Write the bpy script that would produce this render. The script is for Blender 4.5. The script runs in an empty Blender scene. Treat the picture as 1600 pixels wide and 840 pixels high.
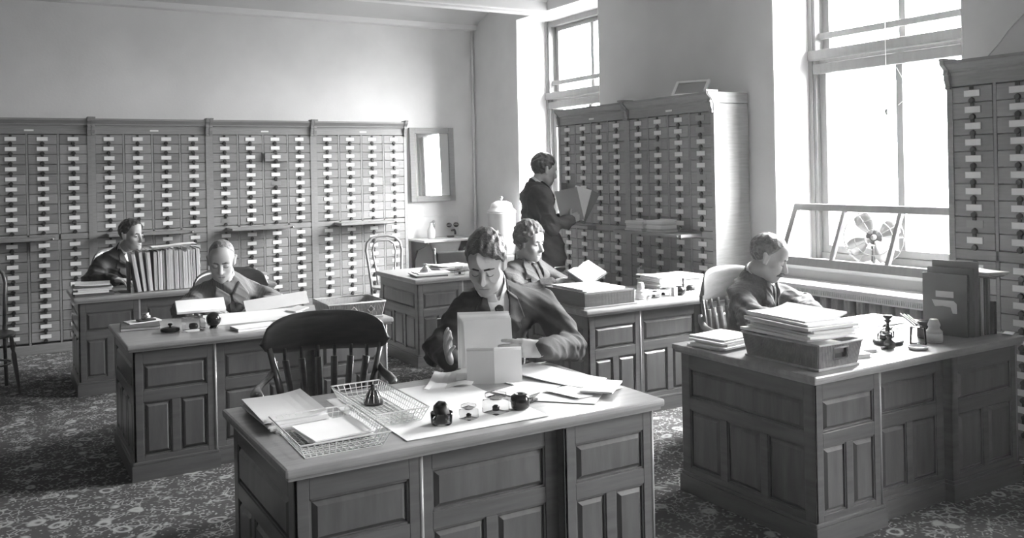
import bpy, bmesh, math, random
import numpy as np
from mathutils import Vector, Matrix, Euler

random.seed(7)
PI = math.pi
SC = bpy.context.scene
COL = SC.collection

# ---------------------------------------------------------------- camera
cd = bpy.data.cameras.new('camera'); cam = bpy.data.objects.new('camera', cd); COL.objects.link(cam)
cam.location = (0, 0, 1.65)
YAW, ROLL = 0.5316, 0.0202
cam.rotation_euler = (Matrix.Rotation(-YAW, 4, 'Z') @ Matrix.Rotation(PI / 2, 4, 'X') @ Matrix.Rotation(-ROLL, 4, 'Z')).to_euler()
cd.sensor_width = 36; cd.lens = 1388 / 1600 * 36
cd.shift_y = (267.8 - 420) / 1600
cd.clip_start = 0.05
SC.camera = cam

# ---------------------------------------------------------------- sky, window portals, exposure
SC.view_settings.view_transform = 'Standard'; SC.view_settings.look = 'None'
SC.view_settings.gamma = 1; SC.view_settings.use_curve_mapping = False
SC.view_settings.exposure = 0.18
SKY = 152.0
w = bpy.data.worlds.new('overcast_sky'); SC.world = w; w.use_nodes = True
nt = w.node_tree; bg = nt.nodes['Background']
tc = nt.nodes.new('ShaderNodeTexCoord'); sx = nt.nodes.new('ShaderNodeSeparateXYZ'); rp = nt.nodes.new('ShaderNodeValToRGB')
nt.links.new(tc.outputs['Generated'], sx.inputs[0]); nt.links.new(sx.outputs['Z'], rp.inputs['Fac'])
mr = nt.nodes.new('ShaderNodeMapRange'); mr.inputs['From Min'].default_value = -1; mr.inputs['From Max'].default_value = 1
nt.links.new(sx.outputs['Z'], mr.inputs['Value']); nt.links.new(mr.outputs[0], rp.inputs['Fac'])
el = rp.color_ramp.elements
# overcast sky: brightest overhead, much weaker at the horizon, dull ground below
el[0].position = 0.40; el[0].color = (.06, .06, .06, 1); el[1].position = 1.0; el[1].color = (1, 1, 1, 1)
for p_, c_ in ((.50, .16), (.64, .55), (.74, .92)):
    e_ = el.new(p_); e_.color = (c_, c_, c_, 1)
nt.links.new(rp.outputs[0], bg.inputs['Color']); bg.inputs['Strength'].default_value = SKY
SC.cycles.max_bounces = 7; SC.cycles.diffuse_bounces = 5; SC.cycles.glossy_bounces = 3
SC.cycles.transmission_bounces = 6; SC.cycles.transparent_max_bounces = 12
SC.cycles.caustics_reflective = False; SC.cycles.caustics_refractive = False
SC.cycles.use_denoising = True; SC.cycles.sample_clamp_indirect = 8
WIN = [(7.29, 8.92), (3.40, 4.99), (-.5, 1.09)]          # window openings along the right wall (y range)
XW, XG, SILL, HEAD = 5.34, 5.83, .90, 3.43
for k, (a, b) in enumerate(WIN):
    L = bpy.data.lights.new('window_portal', 'AREA'); L.shape = 'RECTANGLE'; L.size = HEAD - SILL; L.size_y = b - a
    L.cycles.is_portal = True
    o = bpy.data.objects.new('window_portal', L); COL.objects.link(o)
    o.location = (XG + .09, (a + b) / 2, (HEAD + SILL) / 2); o.rotation_euler = (0, PI / 2, 0)

# ---------------------------------------------------------------- materials
def mat(name, g, rough=.6, var=0., scale=6., stretch=(1, 1, 1), bump=0., bscale=None, metal=0., rnd=0., coat=0., spec=None, detail=4., grain=0.):
    m = bpy.data.materials.new(name); m.use_nodes = True
    n, l = m.node_tree.nodes, m.node_tree.links
    p = n['Principled BSDF']; p.inputs['Roughness'].default_value = rough; p.inputs['Metallic'].default_value = metal
    if coat: p.inputs['Coat Weight'].default_value = coat; p.inputs['Coat Roughness'].default_value = .15
    if spec is not None: p.inputs['Specular IOR Level'].default_value = spec
    p.inputs['Base Color'].default_value = (g, g, g, 1)
    if var or rnd or bump:
        t = n.new('ShaderNodeTexCoord'); mp = n.new('ShaderNodeMapping'); mp.inputs['Scale'].default_value = stretch
        oi = n.new('ShaderNodeObjectInfo')
        ad = n.new('ShaderNodeVectorMath'); ad.operation = 'ADD'
        ml = n.new('ShaderNodeVectorMath'); ml.operation = 'SCALE'; ml.inputs['Scale'].default_value = 37.
        cx = n.new('ShaderNodeCombineXYZ'); l.new(oi.outputs['Random'], cx.inputs[0]); l.new(oi.outputs['Random'], cx.inputs[2])
        l.new(cx.outputs[0], ml.inputs[0]); l.new(t.outputs['Object'], ad.inputs[0]); l.new(ml.outputs[0], ad.inputs[1])
        l.new(ad.outputs[0], mp.inputs['Vector'])
        nz = n.new('ShaderNodeTexNoise'); nz.inputs['Scale'].default_value = scale; nz.inputs['Detail'].default_value = detail
        nz.inputs['Roughness'].default_value = .6
        l.new(mp.outputs[0], nz.inputs['Vector'])
        # value = g * (1 + var*(noise-.5)*2 + rnd*(random-.5)*2)
        a = n.new('ShaderNodeMath'); a.operation = 'MULTIPLY_ADD'; l.new(nz.outputs['Fac'], a.inputs[0])
        a.inputs[1].default_value = 4 * var * g; a.inputs[2].default_value = g * (1 - 2 * var - rnd)
        b = n.new('ShaderNodeMath'); b.operation = 'MULTIPLY_ADD'; l.new(oi.outputs['Random'], b.inputs[0])
        b.inputs[1].default_value = 2 * rnd * g; l.new(a.outputs[0], b.inputs[2])
        mx = n.new('ShaderNodeMath'); mx.operation = 'MAXIMUM'; l.new(b.outputs[0], mx.inputs[0]); mx.inputs[1].default_value = g * .25
        cc = n.new('ShaderNodeCombineColor')
        for i in range(3): l.new(mx.outputs[0], cc.inputs[i])
        l.new(cc.outputs[0], p.inputs['Base Color'])
        if bump:
            bp = n.new('ShaderNodeBump'); bp.inputs['Strength'].default_value = bump; bp.inputs['Distance'].default_value = .01
            nb = nz
            if bscale:
                nb = n.new('ShaderNodeTexNoise'); nb.inputs['Scale'].default_value = bscale; l.new(mp.outputs[0], nb.inputs['Vector'])
            l.new(nb.outputs['Fac'], bp.inputs['Height']); l.new(bp.outputs[0], p.inputs['Normal'])
    return m

def glass_mat(name, tint=.96, gl=.08):
    m = bpy.data.materials.new(name); m.use_nodes = True
    n, l = m.node_tree.nodes, m.node_tree.links; n.remove(n['Principled BSDF'])
    t = n.new('ShaderNodeBsdfTransparent'); t.inputs[0].default_value = (tint,) * 3 + (1,)
    g = n.new('ShaderNodeBsdfGlossy'); g.inputs['Roughness'].default_value = .04
    f = n.new('ShaderNodeLayerWeight'); f.inputs['Blend'].default_value = gl
    x = n.new('ShaderNodeMixShader'); l.new(f.outputs['Fresnel'], x.inputs[0]); l.new(t.outputs[0], x.inputs[1]); l.new(g.outputs[0], x.inputs[2])
    l.new(x.outputs[0], n['Material Output'].inputs['Surface'])
    return m

M = {}
M['plaster'] = mat('plaster_wall', .74, .85, .10, 1.1, bump=.08, bscale=40)
M['dark_wall'] = mat('dark_unseen_wall', .07, .6, .1, 2)  # plain unseen walls, kept dark to cut light bounced back into the room
M['ceil'] = mat('ceiling_paint', .62, .8, .05, 1.5)
M['beam'] = mat('beam_paint', .80, .6, .03, 2)
M['white_reveal'] = mat('reveal_paint', .84, .7, .03, 2)
M['winwood'] = mat('window_wood', .24, .5, .10, 5, (1, 6, 1))
M['oak'] = mat('oak_cabinet', .23, .48, .16, 3, (2, 2, 22), rnd=.05)
M['oak_d'] = mat('oak_drawer', .225, .45, .16, 3, (2, 2, 26), rnd=.22)
M['desk'] = mat('desk_wood', .105, .36, .26, 2.2, (1.2, 1.2, 14), bump=.04, coat=.5, rnd=.03)
M['desk_pan'] = mat('desk_panel_wood', .10, .34, .28, 2.2, (10, 10, 1.4), bump=.04, coat=.5, rnd=.05)
M['bead'] = mat('highlit_bead', .30, .22, .1, 3, coat=.5)  # corner highlight put into the colour, paler than the desk wood
M['top'] = mat('desk_top_wood', .29, .30, .22, 2.4, (1.2, 14, 1.2), coat=.35)
M['chair'] = mat('chair_wood', .060, .28, .25, 3, (3, 3, 14), coat=.5)
M['chair_l'] = mat('pale_chair_wood', .20, .35, .2, 3, (3, 3, 14), coat=.3)
M['card'] = mat('label_card', .80, .7, .03, 30)
M['pull'] = mat('dark_iron_pull', .018, .45, metal=0)
M['brass'] = mat('dull_brass', .30, .4, metal=.7)
M['paper'] = mat('writing_paper', .87, .8, .04, 9, rnd=.10)
M['paper_g'] = mat('grey_paper', .66, .8, .06, 9, rnd=.2)
M['blot'] = mat('blotting_paper', .86, .85, .05, 6, rnd=.03)
M['folder'] = mat('folder_card', .22, .7, .04, 8, rnd=.45)
M['folder_d'] = mat('dark_folder_card', .095, .6, .1, 8, rnd=.1)
M['leather'] = mat('dark_leather', .022, .45, .2, 12)
M['iron'] = mat('black_iron', .025, .4)
M['steel'] = mat('bright_metal', .62, .25, metal=.9)
M['enamel'] = mat('white_enamel', .80, .16, .02, 3)
M['cooler'] = mat('painted_tin', .62, .35, .04, 4)
M['marble'] = mat('marble_slab', .74, .25, .08, 5)
M['wicker'] = mat('wicker_cane', .36, .6, .25, 26, rnd=.15)
M['wire'] = mat('pale_wire', .78, .4, .2, 20)
M['rad'] = mat('radiator_paint', .32, .5, .06, 4)
M['glass'] = glass_mat('window_glass')
M['ink'] = mat('black_ink', .012, .15)
M['black'] = mat('black_rubber', .014, .5)
M['stone'] = mat('outside_stone', .40, .9, .12, 3)
M['cglass'] = glass_mat('clear_glass', .91, .20)
mm = mat('mirror_silver', .86, .02, metal=1); M['mirror'] = mm

def carpet():
    m = bpy.data.materials.new('patterned_carpet'); m.use_nodes = True
    n, l = m.node_tree.nodes, m.node_tree.links; p = n['Principled BSDF']; p.inputs['Roughness'].default_value = .95
    p.inputs['Specular IOR Level'].default_value = .1
    t = n.new('ShaderNodeTexCoord')
    nz = n.new('ShaderNodeTexNoise'); nz.inputs['Scale'].default_value = 5; nz.inputs['Detail'].default_value = 2
    l.new(t.outputs['Object'], nz.inputs['Vector'])
    mxv = n.new('ShaderNodeMix'); mxv.data_type = 'VECTOR'; mxv.inputs[0].default_value = .09
    l.new(t.outputs['Object'], mxv.inputs[4]); l.new(nz.outputs['Color'], mxv.inputs[5])
    def vor(s, feat, lo, hi, a, b):
        v = n.new('ShaderNodeTexVoronoi'); v.inputs['Scale'].default_value = s; v.feature = feat
        l.new(mxv.outputs[1], v.inputs['Vector'])
        r = n.new('ShaderNodeMapRange'); r.inputs['From Min'].default_value = lo; r.inputs['From Max'].default_value = hi
        r.inputs['To Min'].default_value = a; r.inputs['To Max'].default_value = b
        l.new(v.outputs['Distance'], r.inputs['Value']); return r.outputs[0]
    s1 = vor(24, 'DISTANCE_TO_EDGE', .03, .09, 1, 0)         # curling stems
    s2 = vor(46, 'F1', .20, .34, 1, 0)                       # small flowers
    s3 = vor(6.5, 'F1', .12, .17, 1, 0)                      # rosettes
    s4 = vor(6.5, 'F1', .22, .27, 1, 0)
    n2 = n.new('ShaderNodeTexNoise'); n2.inputs['Scale'].default_value = 9; l.new(t.outputs['Object'], n2.inputs['Vector'])
    gt = n.new('ShaderNodeMapRange'); gt.inputs['From Min'].default_value = .48; gt.inputs['From Max'].default_value = .56; l.new(n2.outputs['Fac'], gt.inputs['Value'])
    def mth(op, a, b):
        q = n.new('ShaderNodeMath'); q.operation = op
        for i, z in enumerate((a, b)):
            if isinstance(z, (int, float)): q.inputs[i].default_value = z
            else: l.new(z, q.inputs[i])
        return q.outputs[0]
    a = mth('MULTIPLY', s1, gt.outputs[0]); ring = mth('SUBTRACT', s4, s3)
    pat = mth('MAXIMUM', mth('MULTIPLY', a, .8), mth('MAXIMUM', mth('MULTIPLY', s2, .75), mth('MULTIPLY', ring, .9)))
    val = mth('ADD', mth('MULTIPLY', pat, .36), .085)
    cc = n.new('ShaderNodeCombineColor')
    for i in range(3): l.new(val, cc.inputs[i])
    l.new(cc.outputs[0], p.inputs['Base Color'])
    n3 = n.new('ShaderNodeTexNoise'); n3.inputs['Scale'].default_value = 400; l.new(t.outputs['Object'], n3.inputs['Vector'])
    bp = n.new('ShaderNodeBump'); bp.inputs['Strength'].default_value = .5; bp.inputs['Distance'].default_value = .006
    l.new(n3.outputs['Fac'], bp.inputs['Height']); l.new(bp.outputs[0], p.inputs['Normal'])
    return m
M['carpet'] = carpet()

def stripes(name, g1, g2, scale):
    m = mat(name, g1, .85); n, l = m.node_tree.nodes, m.node_tree.links
    t = n.new('ShaderNodeTexCoord'); wv = n.new('ShaderNodeTexWave'); wv.inputs['Scale'].default_value = scale; wv.inputs['Distortion'].default_value = .4
    wv.bands_direction = 'X'
    l.new(t.outputs['Object'], wv.inputs['Vector'])
    r = n.new('ShaderNodeMapRange'); r.inputs['To Min'].default_value = g1; r.inputs['To Max'].default_value = g2; l.new(wv.outputs['Fac'], r.inputs['Value'])
    cc = n.new('ShaderNodeCombineColor')
    for i in range(3): l.new(r.outputs[0], cc.inputs[i])
    l.new(cc.outputs[0], n['Principled BSDF'].inputs['Base Color']); return m

# ---------------------------------------------------------------- mesh helpers
class MB:
    """collects shapes and links them as one mesh object"""
    def __init__(s): s.v = []; s.f = []; s.sm = []
    def add(s, vs, fs, smooth=False):
        b = len(s.v); s.v += [tuple(x) for x in vs]; s.f += [tuple(i + b for i in f) for f in fs]; s.sm += [smooth] * len(fs); return s
    def box(s, x0, x1, y0, y1, z0, z1, c=0.):
        if c <= 0:
            vs = [(x, y, z) for z in (z0, z1) for y in (y0, y1) for x in (x0, x1)]
            return s.add(vs, [(0, 2, 3, 1), (4, 5, 7, 6), (0, 1, 5, 4), (2, 6, 7, 3), (0, 4, 6, 2), (1, 3, 7, 5)])
        bm = bmesh.new(); bmesh.ops.create_cube(bm, size=1)
        for v in bm.verts: v.co = Vector(((x0 + x1) / 2 + v.co.x * (x1 - x0), (y0 + y1) / 2 + v.co.y * (y1 - y0), (z0 + z1) / 2 + v.co.z * (z1 - z0)))
        bmesh.ops.bevel(bm, geom=list(bm.edges), offset=c, segments=2, affect='EDGES', profile=.6)
        return s.bm(bm)
    def bm(s, bm, smooth=False):
        bm.verts.index_update(); s.add([v.co for v in bm.verts], [[v.index for v in f.verts] for f in bm.faces], smooth); bm.free(); return s
    def raised(s, x0, x1, z0, z1, y, d, w, yb=None):
        """raised field facing -y: outer edge at y, field proud by d after a bevel of width w"""
        yb = y + .01 if yb is None else yb
        r = [(x0, x1, z0, z1, yb), (x0, x1, z0, z1, y), (x0 + w, x1 - w, z0 + w, z1 - w, y - d)]
        vs = []
        for a, b, c, e, q in r: vs += [(a, q, c), (b, q, c), (b, q, e), (a, q, e)]
        fs = []
        for k in range(2):
            for i in range(4): j = (i + 1) % 4; fs.append((4 * k + i, 4 * k + j, 4 * k + 4 + j, 4 * k + 4 + i))
        fs.append((8, 9, 10, 11)); return s.add(vs, fs)
    def lathe(s, prof, n=16, c=(0, 0, 0), smooth=True, rx=1., ry=1.):
        vs = []; fs = []; m = len(prof)
        for i in range(n):
            a = 2 * PI * i / n
            for r, z in prof: vs.append((c[0] + r * rx * math.cos(a), c[1] + r * ry * math.sin(a), c[2] + z))
        for i in range(n):
            j = (i + 1) % n
            for k in range(m - 1): fs.append((i * m + k, j * m + k, j * m + k + 1, i * m + k + 1))
        if prof[0][0] > 1e-6: fs.append(tuple(i * m for i in range(n))[::-1])
        if prof[-1][0] > 1e-6: fs.append(tuple(i * m + m - 1 for i in range(n)))
        return s.add(vs, fs, smooth)
    def tube(s, pts, r, n=8, smooth=True, sq=None, cap=True):
        pts = [Vector(p) for p in pts]; k = len(pts); rs = r if isinstance(r, (list, tuple)) else [r] * k
        vs = []; fs = []; pu = None
        for i, p in enumerate(pts):
            t = (pts[min(i + 1, k - 1)] - pts[max(i - 1, 0)]).normalized()
            if pu is None: pu = t.orthogonal().normalized() if abs(t.z) > .9 else Vector((0, 0, 1))
            u = (pu - t * pu.dot(t))
            u = u.normalized() if u.length > 1e-6 else t.orthogonal().normalized()
            pu = u; v = t.cross(u)
            for j in range(n):
                a = 2 * PI * j / n; a1, a2 = (sq if sq else (1, 1))
                vs.append(p + (u * math.cos(a) * a1 + v * math.sin(a) * a2) * rs[i])
        for i in range(k - 1):
            for j in range(n):
                q = (j + 1) % n; fs.append((i * n + j, i * n + q, i * n + n + q, i * n + n + j))
        if cap: fs.append(tuple(range(n))[::-1]); fs.append(tuple((k - 1) * n + j for j in range(n)))
        return s.add(vs, fs, smooth)
    def prism(s, poly, a, b, axis='y'):
        """polygon in the two other axes extruded from a to b along axis"""
        def P(u, v, q): return {'x': (q, u, v), 'y': (u, q, v), 'z': (u, v, q)}[axis]
        n = len(poly); vs = [P(u, v, a) for u, v in poly] + [P(u, v, b) for u, v in poly]
        fs = [tuple(range(n)), tuple(range(2 * n - 1, n - 1, -1))] + [(i, n + i, n + (i + 1) % n, (i + 1) % n) for i in range(n)]
        return s.add(vs, fs)
    def ball(s, c, r, n=14, m=9, sc=(1, 1, 1)):
        return s.lathe([(max(r * math.sin(PI * i / m) * sc[0], 0 if i in (0, m) else 1e-4), -r * math.cos(PI * i / m) * sc[2]) for i in range(m + 1)], n, c)
    def xf(s, mtx):
        s.v = [tuple(mtx @ Vector(p)) for p in s.v]; return s
    def mesh(s, name, m):
        me = bpy.data.meshes.new(name); me.from_pydata(s.v, [], s.f); me.polygons.foreach_set('use_smooth', s.sm)
        bm = bmesh.new(); bm.from_mesh(me); bmesh.ops.recalc_face_normals(bm, faces=bm.faces); bm.to_mesh(me); bm.free()
        if m: me.materials.append(m)
        return me
    def build(s, name, m, parent=None, loc=None, rot=0):
        o = bpy.data.objects.new(name, s.mesh(name, m)); COL.objects.link(o)
        if parent: o.parent = parent
        if loc: o.location = loc
        if rot: o.rotation_euler = (0, 0, rot)
        return o

def put(name, me, parent=None, loc=(0, 0, 0), rot=None):
    o = bpy.data.objects.new(name, me); COL.objects.link(o); o.location = loc
    if parent: o.parent = parent
    if rot: o.rotation_euler = rot
    return o
def tag(o, label, cat, group=None):
    o['label'] = label; o['category'] = cat
    if group: o['group'] = group
    return o
def thing(name, label, cat, loc=(0, 0, 0), rz=0, group=None):
    o = bpy.data.objects.new(name, None); COL.objects.link(o); o.location = loc; o.rotation_euler = (0, 0, rz)
    o.empty_display_size = .1
    return tag(o, label, cat, group)
def struct(o): o['kind'] = 'structure'; return o
ORD = 'first second third fourth fifth sixth seventh eighth ninth tenth eleventh twelfth thirteenth fourteenth fifteenth sixteenth seventeenth eighteenth'.split()
# ---------------------------------------------------------------- the room shell
YB, XL, YF, ZC = 10.0, -3.2, -3.0, 3.72
struct(MB().box(XL, XW + .6, YF, YB, -.05, 0).build('floor', M['carpet']))
struct(MB().box(XL - .2, XW + .6, YB, YB + .2, 0, ZC).build('wall_back', M['plaster']))
struct(MB().box(XL - .2, XL, YF, YB, 0, ZC).build('wall_left', M['dark_wall']))
struct(MB().box(XL - .2, XW + .6, YF - .2, YF, 0, ZC).build('wall_front', M['dark_wall']))
b = MB()
ys = [YF] + [v for a in sorted(WIN) for v in a] + [YB]
for i in range(0, len(ys), 2): b.box(XW, XG + .1, ys[i], ys[i + 1], 0, ZC)
for a, c in WIN:
    b.box(XW, XG + .1, a, c, HEAD, ZC); b.box(XW, XG + .1, a, c, 0, SILL - .03)
struct(b.build('wall_right', M['plaster']))
# white painted linings of the window recesses
for k, (a, c) in enumerate(WIN):
    b = MB()
    b.box(XW - .002, XG - .06, c - .012, c + .001, SILL, HEAD); b.box(XW - .002, XG - .06, a - .001, a + .012, SILL, HEAD)
    b.box(XW - .002, XG - .06, a, c, HEAD - .012, HEAD + .001)
    struct(b.build('trim_%d' % (k + 1), M['white_reveal']))

# vaulted ceiling carried on beams that run along x
beams = [YB - .05 - 1.62 * i for i in range(9)]
vs, fs = [], []
N = 10
for i in range(len(beams) - 1):
    y0, y1 = beams[i], beams[i + 1]
    for s in range(N + 1):
        t = s / N; z = 3.47 + .20 * (1 - (2 * t - 1) ** 2)
        y = y0 + (y1 - y0) * t
        vs += [(XL - .2, y, z), (XW + .6, y, z), (XL - .2, y, ZC + .1), (XW + .6, y, ZC + .1)]
nr = len(vs) // 4
for r in range(nr - 1):
    q = 4 * r
    fs += [(q, q + 1, q + 5, q + 4), (q + 2, q + 6, q + 7, q + 3), (q, q + 4, q + 6, q + 2), (q + 1, q + 3, q + 7, q + 5)]
b = MB(); b.add(vs, fs, False)
ce = struct(b.build('ceiling', M['ceil']))
for i, y in enumerate(beams):
    if i == 0: MB().box(XL, XW, YB - .12, YB - .001, 3.44, 3.54, .012).build('beam', M['beam'], ce)
    else:
        q = MB().box(XL, XW, y - .09, y + .09, 3.40, 3.56, .015)
        q.box(XL, XW, y - .055, y + .055, 3.375, 3.41, .006); q.build('beam', M['beam'], ce)
# thin conduit in the corner
struct(MB().tube([(XW - .03, YB - .03, 0), (XW - .03, YB - .03, 3.44)], .016, 8).build('trim_4', M['plaster']))
struct(MB().box(4.22, XW, YB - .022, YB, 0, .18).build('baseboard_back', M['oak']))
struct(MB().box(XW - .022, XW, 7.6, YB - .03, 0, .18).build('baseboard_right', M['oak']))

# sash windows
def window(k, a, c):
    w_ = MB()
    fr = .075
    w_.box(XG - .06, XG + .06, a, a + fr, SILL, HEAD, .006).box(XG - .06, XG + .06, c - fr, c, SILL, HEAD, .006)
    w_.box(XG - .06, XG + .06, a + fr, c - fr, HEAD - fr, HEAD, .006).box(XG - .06, XG + .06, a + fr, c - fr, SILL, SILL + .05)
    # inner architrave mouldings in steps
    for s, e in ((a, 1), (c, -1)):
        w_.box(XG - .10, XG - .06, min(s, s + e * .05), max(s, s + e * .05), SILL, HEAD)
        w_.box(XG - .085, XG - .06, min(s + e * .05, s + e * .075), max(s + e * .05, s + e * .075), SILL, HEAD)
    root = struct(w_.build('window_%d' % k, M['winwood']))
    y0, y1, ym = a + fr, c - fr, (a + c) / 2
    def sash(xc, z0, z1, th):
        s = MB(); st = .062
        s.box(xc - th, xc + th, y0, y0 + st, z0, z1, .004).box(xc - th, xc + th, y1 - st, y1, z0, z1, .004)
        s.box(xc - th, xc + th, y0 + st, y1 - st, z0, z0 + .06, .004).box(xc - th, xc + th, y0 + st, y1 - st, z1 - .05, z1, .004)
        s.box(xc - th * .8, xc + th * .8, ym - .028, ym + .028, z0 + .06, z1 - .05, .004)
        f = s.build('sash', M['winwood'], root)
        for p0, p1 in ((y0 + st, ym - .028), (ym + .028, y1 - st)):
            MB().box(xc - .003, xc + .003, p0, p1, z0 + .06, z1 - .05).build('pane', M['glass'], f)
    sash(XG - .02, SILL + .05, 2.52, .022)
    sash(XG + .026, 2.39, HEAD - fr, .02)
    # transom rails: roller housing and draught board across the sashes
    MB().box(XG - .13, XG - .062, y0 - .05, y1 + .05, 2.49, 2.57, .012).build('transom_board', M['winwood'], root)
    MB().box(XG - .10, XG - .062, y0 - .02, y1 + .02, 2.38, 2.46, .008).build('transom_rail', M['winwood'], root)
    MB().box(XG - .055, XG - .02, y0, y1, 2.66, 2.71, .005).build('sash_bar', M['winwood'], root)
    MB().box(XW - .05, XG - .06, a - .02, c + .02, SILL - .035, SILL, .006).build('window_sill', M['white_reveal'], root)
for k, (a, c) in enumerate(WIN): window(k + 1, a, c)
# parapet outside the windows
struct(MB().box(XG + .5, XG + .9, -3, 10.5, .2, 1.22).box(XG + .45, XG + .95, -3, 10.5, 1.22, 1.32).build('parapet_wall', M['stone']))

# ---------------------------------------------------------------- card-drawer cabinets
W, DP, P4 = 1.117, .37, .267
UPZ = [2.047 - .0953 * i for i in range(10)]
LOZ = [1.030 - .0968 * i for i in range(10)]
colx = [.158 + P4 * i for i in range(4)]
def dmesh(h):
    b = MB(); w2 = .1215
    b.box(-w2, w2, 0, .055, -h, h, .003); return b.mesh('drawer', M['oak_d'])
D_UP, D_LO = dmesh(.0456), dmesh(.0462)
b = MB(); b.box(-.047, .047, -.0035, .0, -.017, .019); CARD = b.mesh('card', M['card'])
b = MB(); b.box(-.051, .051, -.0028, .0, -.021, .023); HOLD = b.mesh('card_holder', M['brass'])
b = MB()
b.add([(r * math.cos(t), -.013 if r else -.013, -.0375 + r * math.sin(t)) for r in (.0155,) for t in [PI * 2 * i / 10 for i in range(10)]] +
      [(.019 * math.cos(PI * 2 * i / 10), 0, -.0375 + .019 * math.sin(PI * 2 * i / 10)) for i in range(10)],
      [tuple(range(10))] + [(i, (i + 1) % 10, 10 + (i + 1) % 10, 10 + i) for i in range(10)])
b.box(-.011, .011, -.008, 0, .026, .0445); b.box(-.005, .005, -.002, 0, -.036, .030)
PULL = b.mesh('pull', M['pull'])

def unit_body():
    b = MB(); y1 = DP
    b.box(.0, W, .062, y1, .0, 2.16)                                   # carcass behind the drawers
    xs = [0] + [colx[i] + P4 / 2 - .009 for i in range(3)] + [W - .0365]
    ws = [.0365, .018, .018, .018, .0365]
    for x, ww in zip(xs, ws): b.box(x, x + ww, -.004 if ww > .03 else .0, .062, .09, 2.10)
    b.box(.0, W, -.004, .062, 2.10, 2.17)                              # frieze
    b.box(.0365, W - .0365, .0, .062, 1.082, 1.137)                      # middle rail
    b.box(.0, W, -.014, .062, .0, .092, .006)                          # skirting
    return b.mesh('carcass', M['oak'])
BODY = unit_body()
# cornice profile (y, z)
prof = [(DP, 2.165), (-.006, 2.165), (-.010, 2.180), (-.022, 2.186), (-.026, 2.200), (-.052, 2.226), (-.060, 2.232), (-.060, 2.250), (DP, 2.250)]
b = MB(); b.prism(prof, 0, W, 'x'); CORN = b.mesh('cornice', M['oak'])
b = MB(); b.prism([(.05, 2.10), (-.014, 2.10), (-.030, 2.14), (-.034, 2.20), (-.066, 2.226), (-.072, 2.24), (-.072, 2.262), (.05, 2.262)], 0, .031, 'x')
b.box(0, .036, -.078, .05, 2.252, 2.268, .004); b.box(0, .034, -.042, .05, 2.168, 2.182, .003); b.box(0, .034, -.022, .05, 2.085, 2.104, .003)
CORB = b.mesh('corbel', M['oak'])
b = MB(); b.box(-.04, .04, -.002, 0, -.008, .008); FCARD = b.mesh('frieze_card', M['card'])

def cabinet(label, loc, rz, slide, missing=(), out=None, gone=()):
    t = thing('drawer_cabinet', label, 'cabinet', loc, rz, 'wooden card drawer cabinets')
    put('carcass', BODY, t); put('cornice', CORN, t); put('corbel', CORB, t, (0.0, 0, 0)); put('corbel', CORB, t, (W - .036, 0, 0)); put('frieze_card', FCARD, t, (W * .52, -.004, 2.135))
    for r, z in enumerate(UPZ + LOZ):
        for c, x in enumerate(colx):
            if (r, c) in gone: continue
            dy = random.uniform(-.0015, .0025)
            if out and (r, c) in out: dy -= out[(r, c)]
            d = put('drawer', D_UP if r < 10 else D_LO, t, (x, dy, z))
            jx = random.uniform(-.003, .003)
            put('card_holder', HOLD, d, (jx, 0, .004))
            if (r, c) not in missing and random.random() > .004: put('card', CARD, d, (jx, -.001, .004))
            put('pull', PULL, d, (jx, 0, 0))
    if slide:
        x0, x1, pr = slide
        MB().box(x0, x1, -pr, .05, 1.094, 1.120, .004).build('writing_slide', M['oak'], t)
        if pr > .1: MB().ball((x1 - .03, -pr - .006, 1.107), .011).build('knob', M['steel'], t)
    return t
YC = 9.6
cabinet('oak card drawer cabinet behind the curved bentwood chair, at one end of the row', (-.252, YC, 0), 0, (.10, .78, .28), out={(10, 2): .03})
cabinet('oak card drawer cabinet in the long row, behind the man leaning among standing folders', (.865, YC, 0), 0, (.12, .92, .22))
cabinet('oak card drawer cabinet in the long row, behind the balding man in the striped jacket', (1.982, YC, 0), 0, (.16, .82, .26), {(9, 0)}, {(2, 2): .035})
cabinet('oak card drawer cabinet ending the long row, beside the wall mirror', (3.099, YC, 0), 0, (.22, .90, .24), {(1, 3)})
XC = 4.95
cabinet('drawer cabinet between the windows that the standing man faces, one drawer taken out', (XC, 7.48, 0), -PI / 2, (.02, .62, .10), gone={(6, 0)})
cabinet('drawer cabinet between the windows with a framed tray on top and papers on its ledge', (XC, 7.48 - W, 0), -PI / 2, (.06, .95, .22), {(0, 3), (1, 3), (2, 1), (5, 3)})
cabinet('drawer cabinet beside the large window, behind the upright folders on the corner desk', (XC, 3.262, 0), -PI / 2, None, {(8, 0)})
cabinet('drawer cabinet beyond the picture edge, next to the cabinet by the large window', (XC, 3.262 - W, 0), -PI / 2, None)
# ---------------------------------------------------------------- pedestal desks
def face(b, x0, x1, z0, z1, y, cols, pans, m_st=.05, split=.455, lowmid=.045):
    """frame of stiles and rails in front of y; returns the openings. cols = panels in the lower row"""
    th = .014
    rails = [(z0, z0 + .03), (split - .03, split + .03), (z1 - .075, z1)]
    b.box(x0, x0 + m_st, y - th, y, z0, z1, .0025); b.box(x1 - m_st, x1, y - th, y, z0, z1, .0025)
    for a, c in rails: b.box(x0 + m_st, x1 - m_st, y - th, y, a, c, .0025)
    ops = [(x0 + m_st, x1 - m_st, rails[1][1], rails[2][0])]
    lw = (x1 - x0 - 2 * m_st - (cols - 1) * lowmid) / cols
    for i in range(cols):
        xa = x0 + m_st + i * (lw + lowmid)
        if i: b.box(xa - lowmid, xa, y - th, y, rails[0][1], rails[1][0], .0025)
        ops.append((xa, xa + lw, rails[0][1], rails[1][0]))
    pans += [(o, y) for o in ops]
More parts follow.
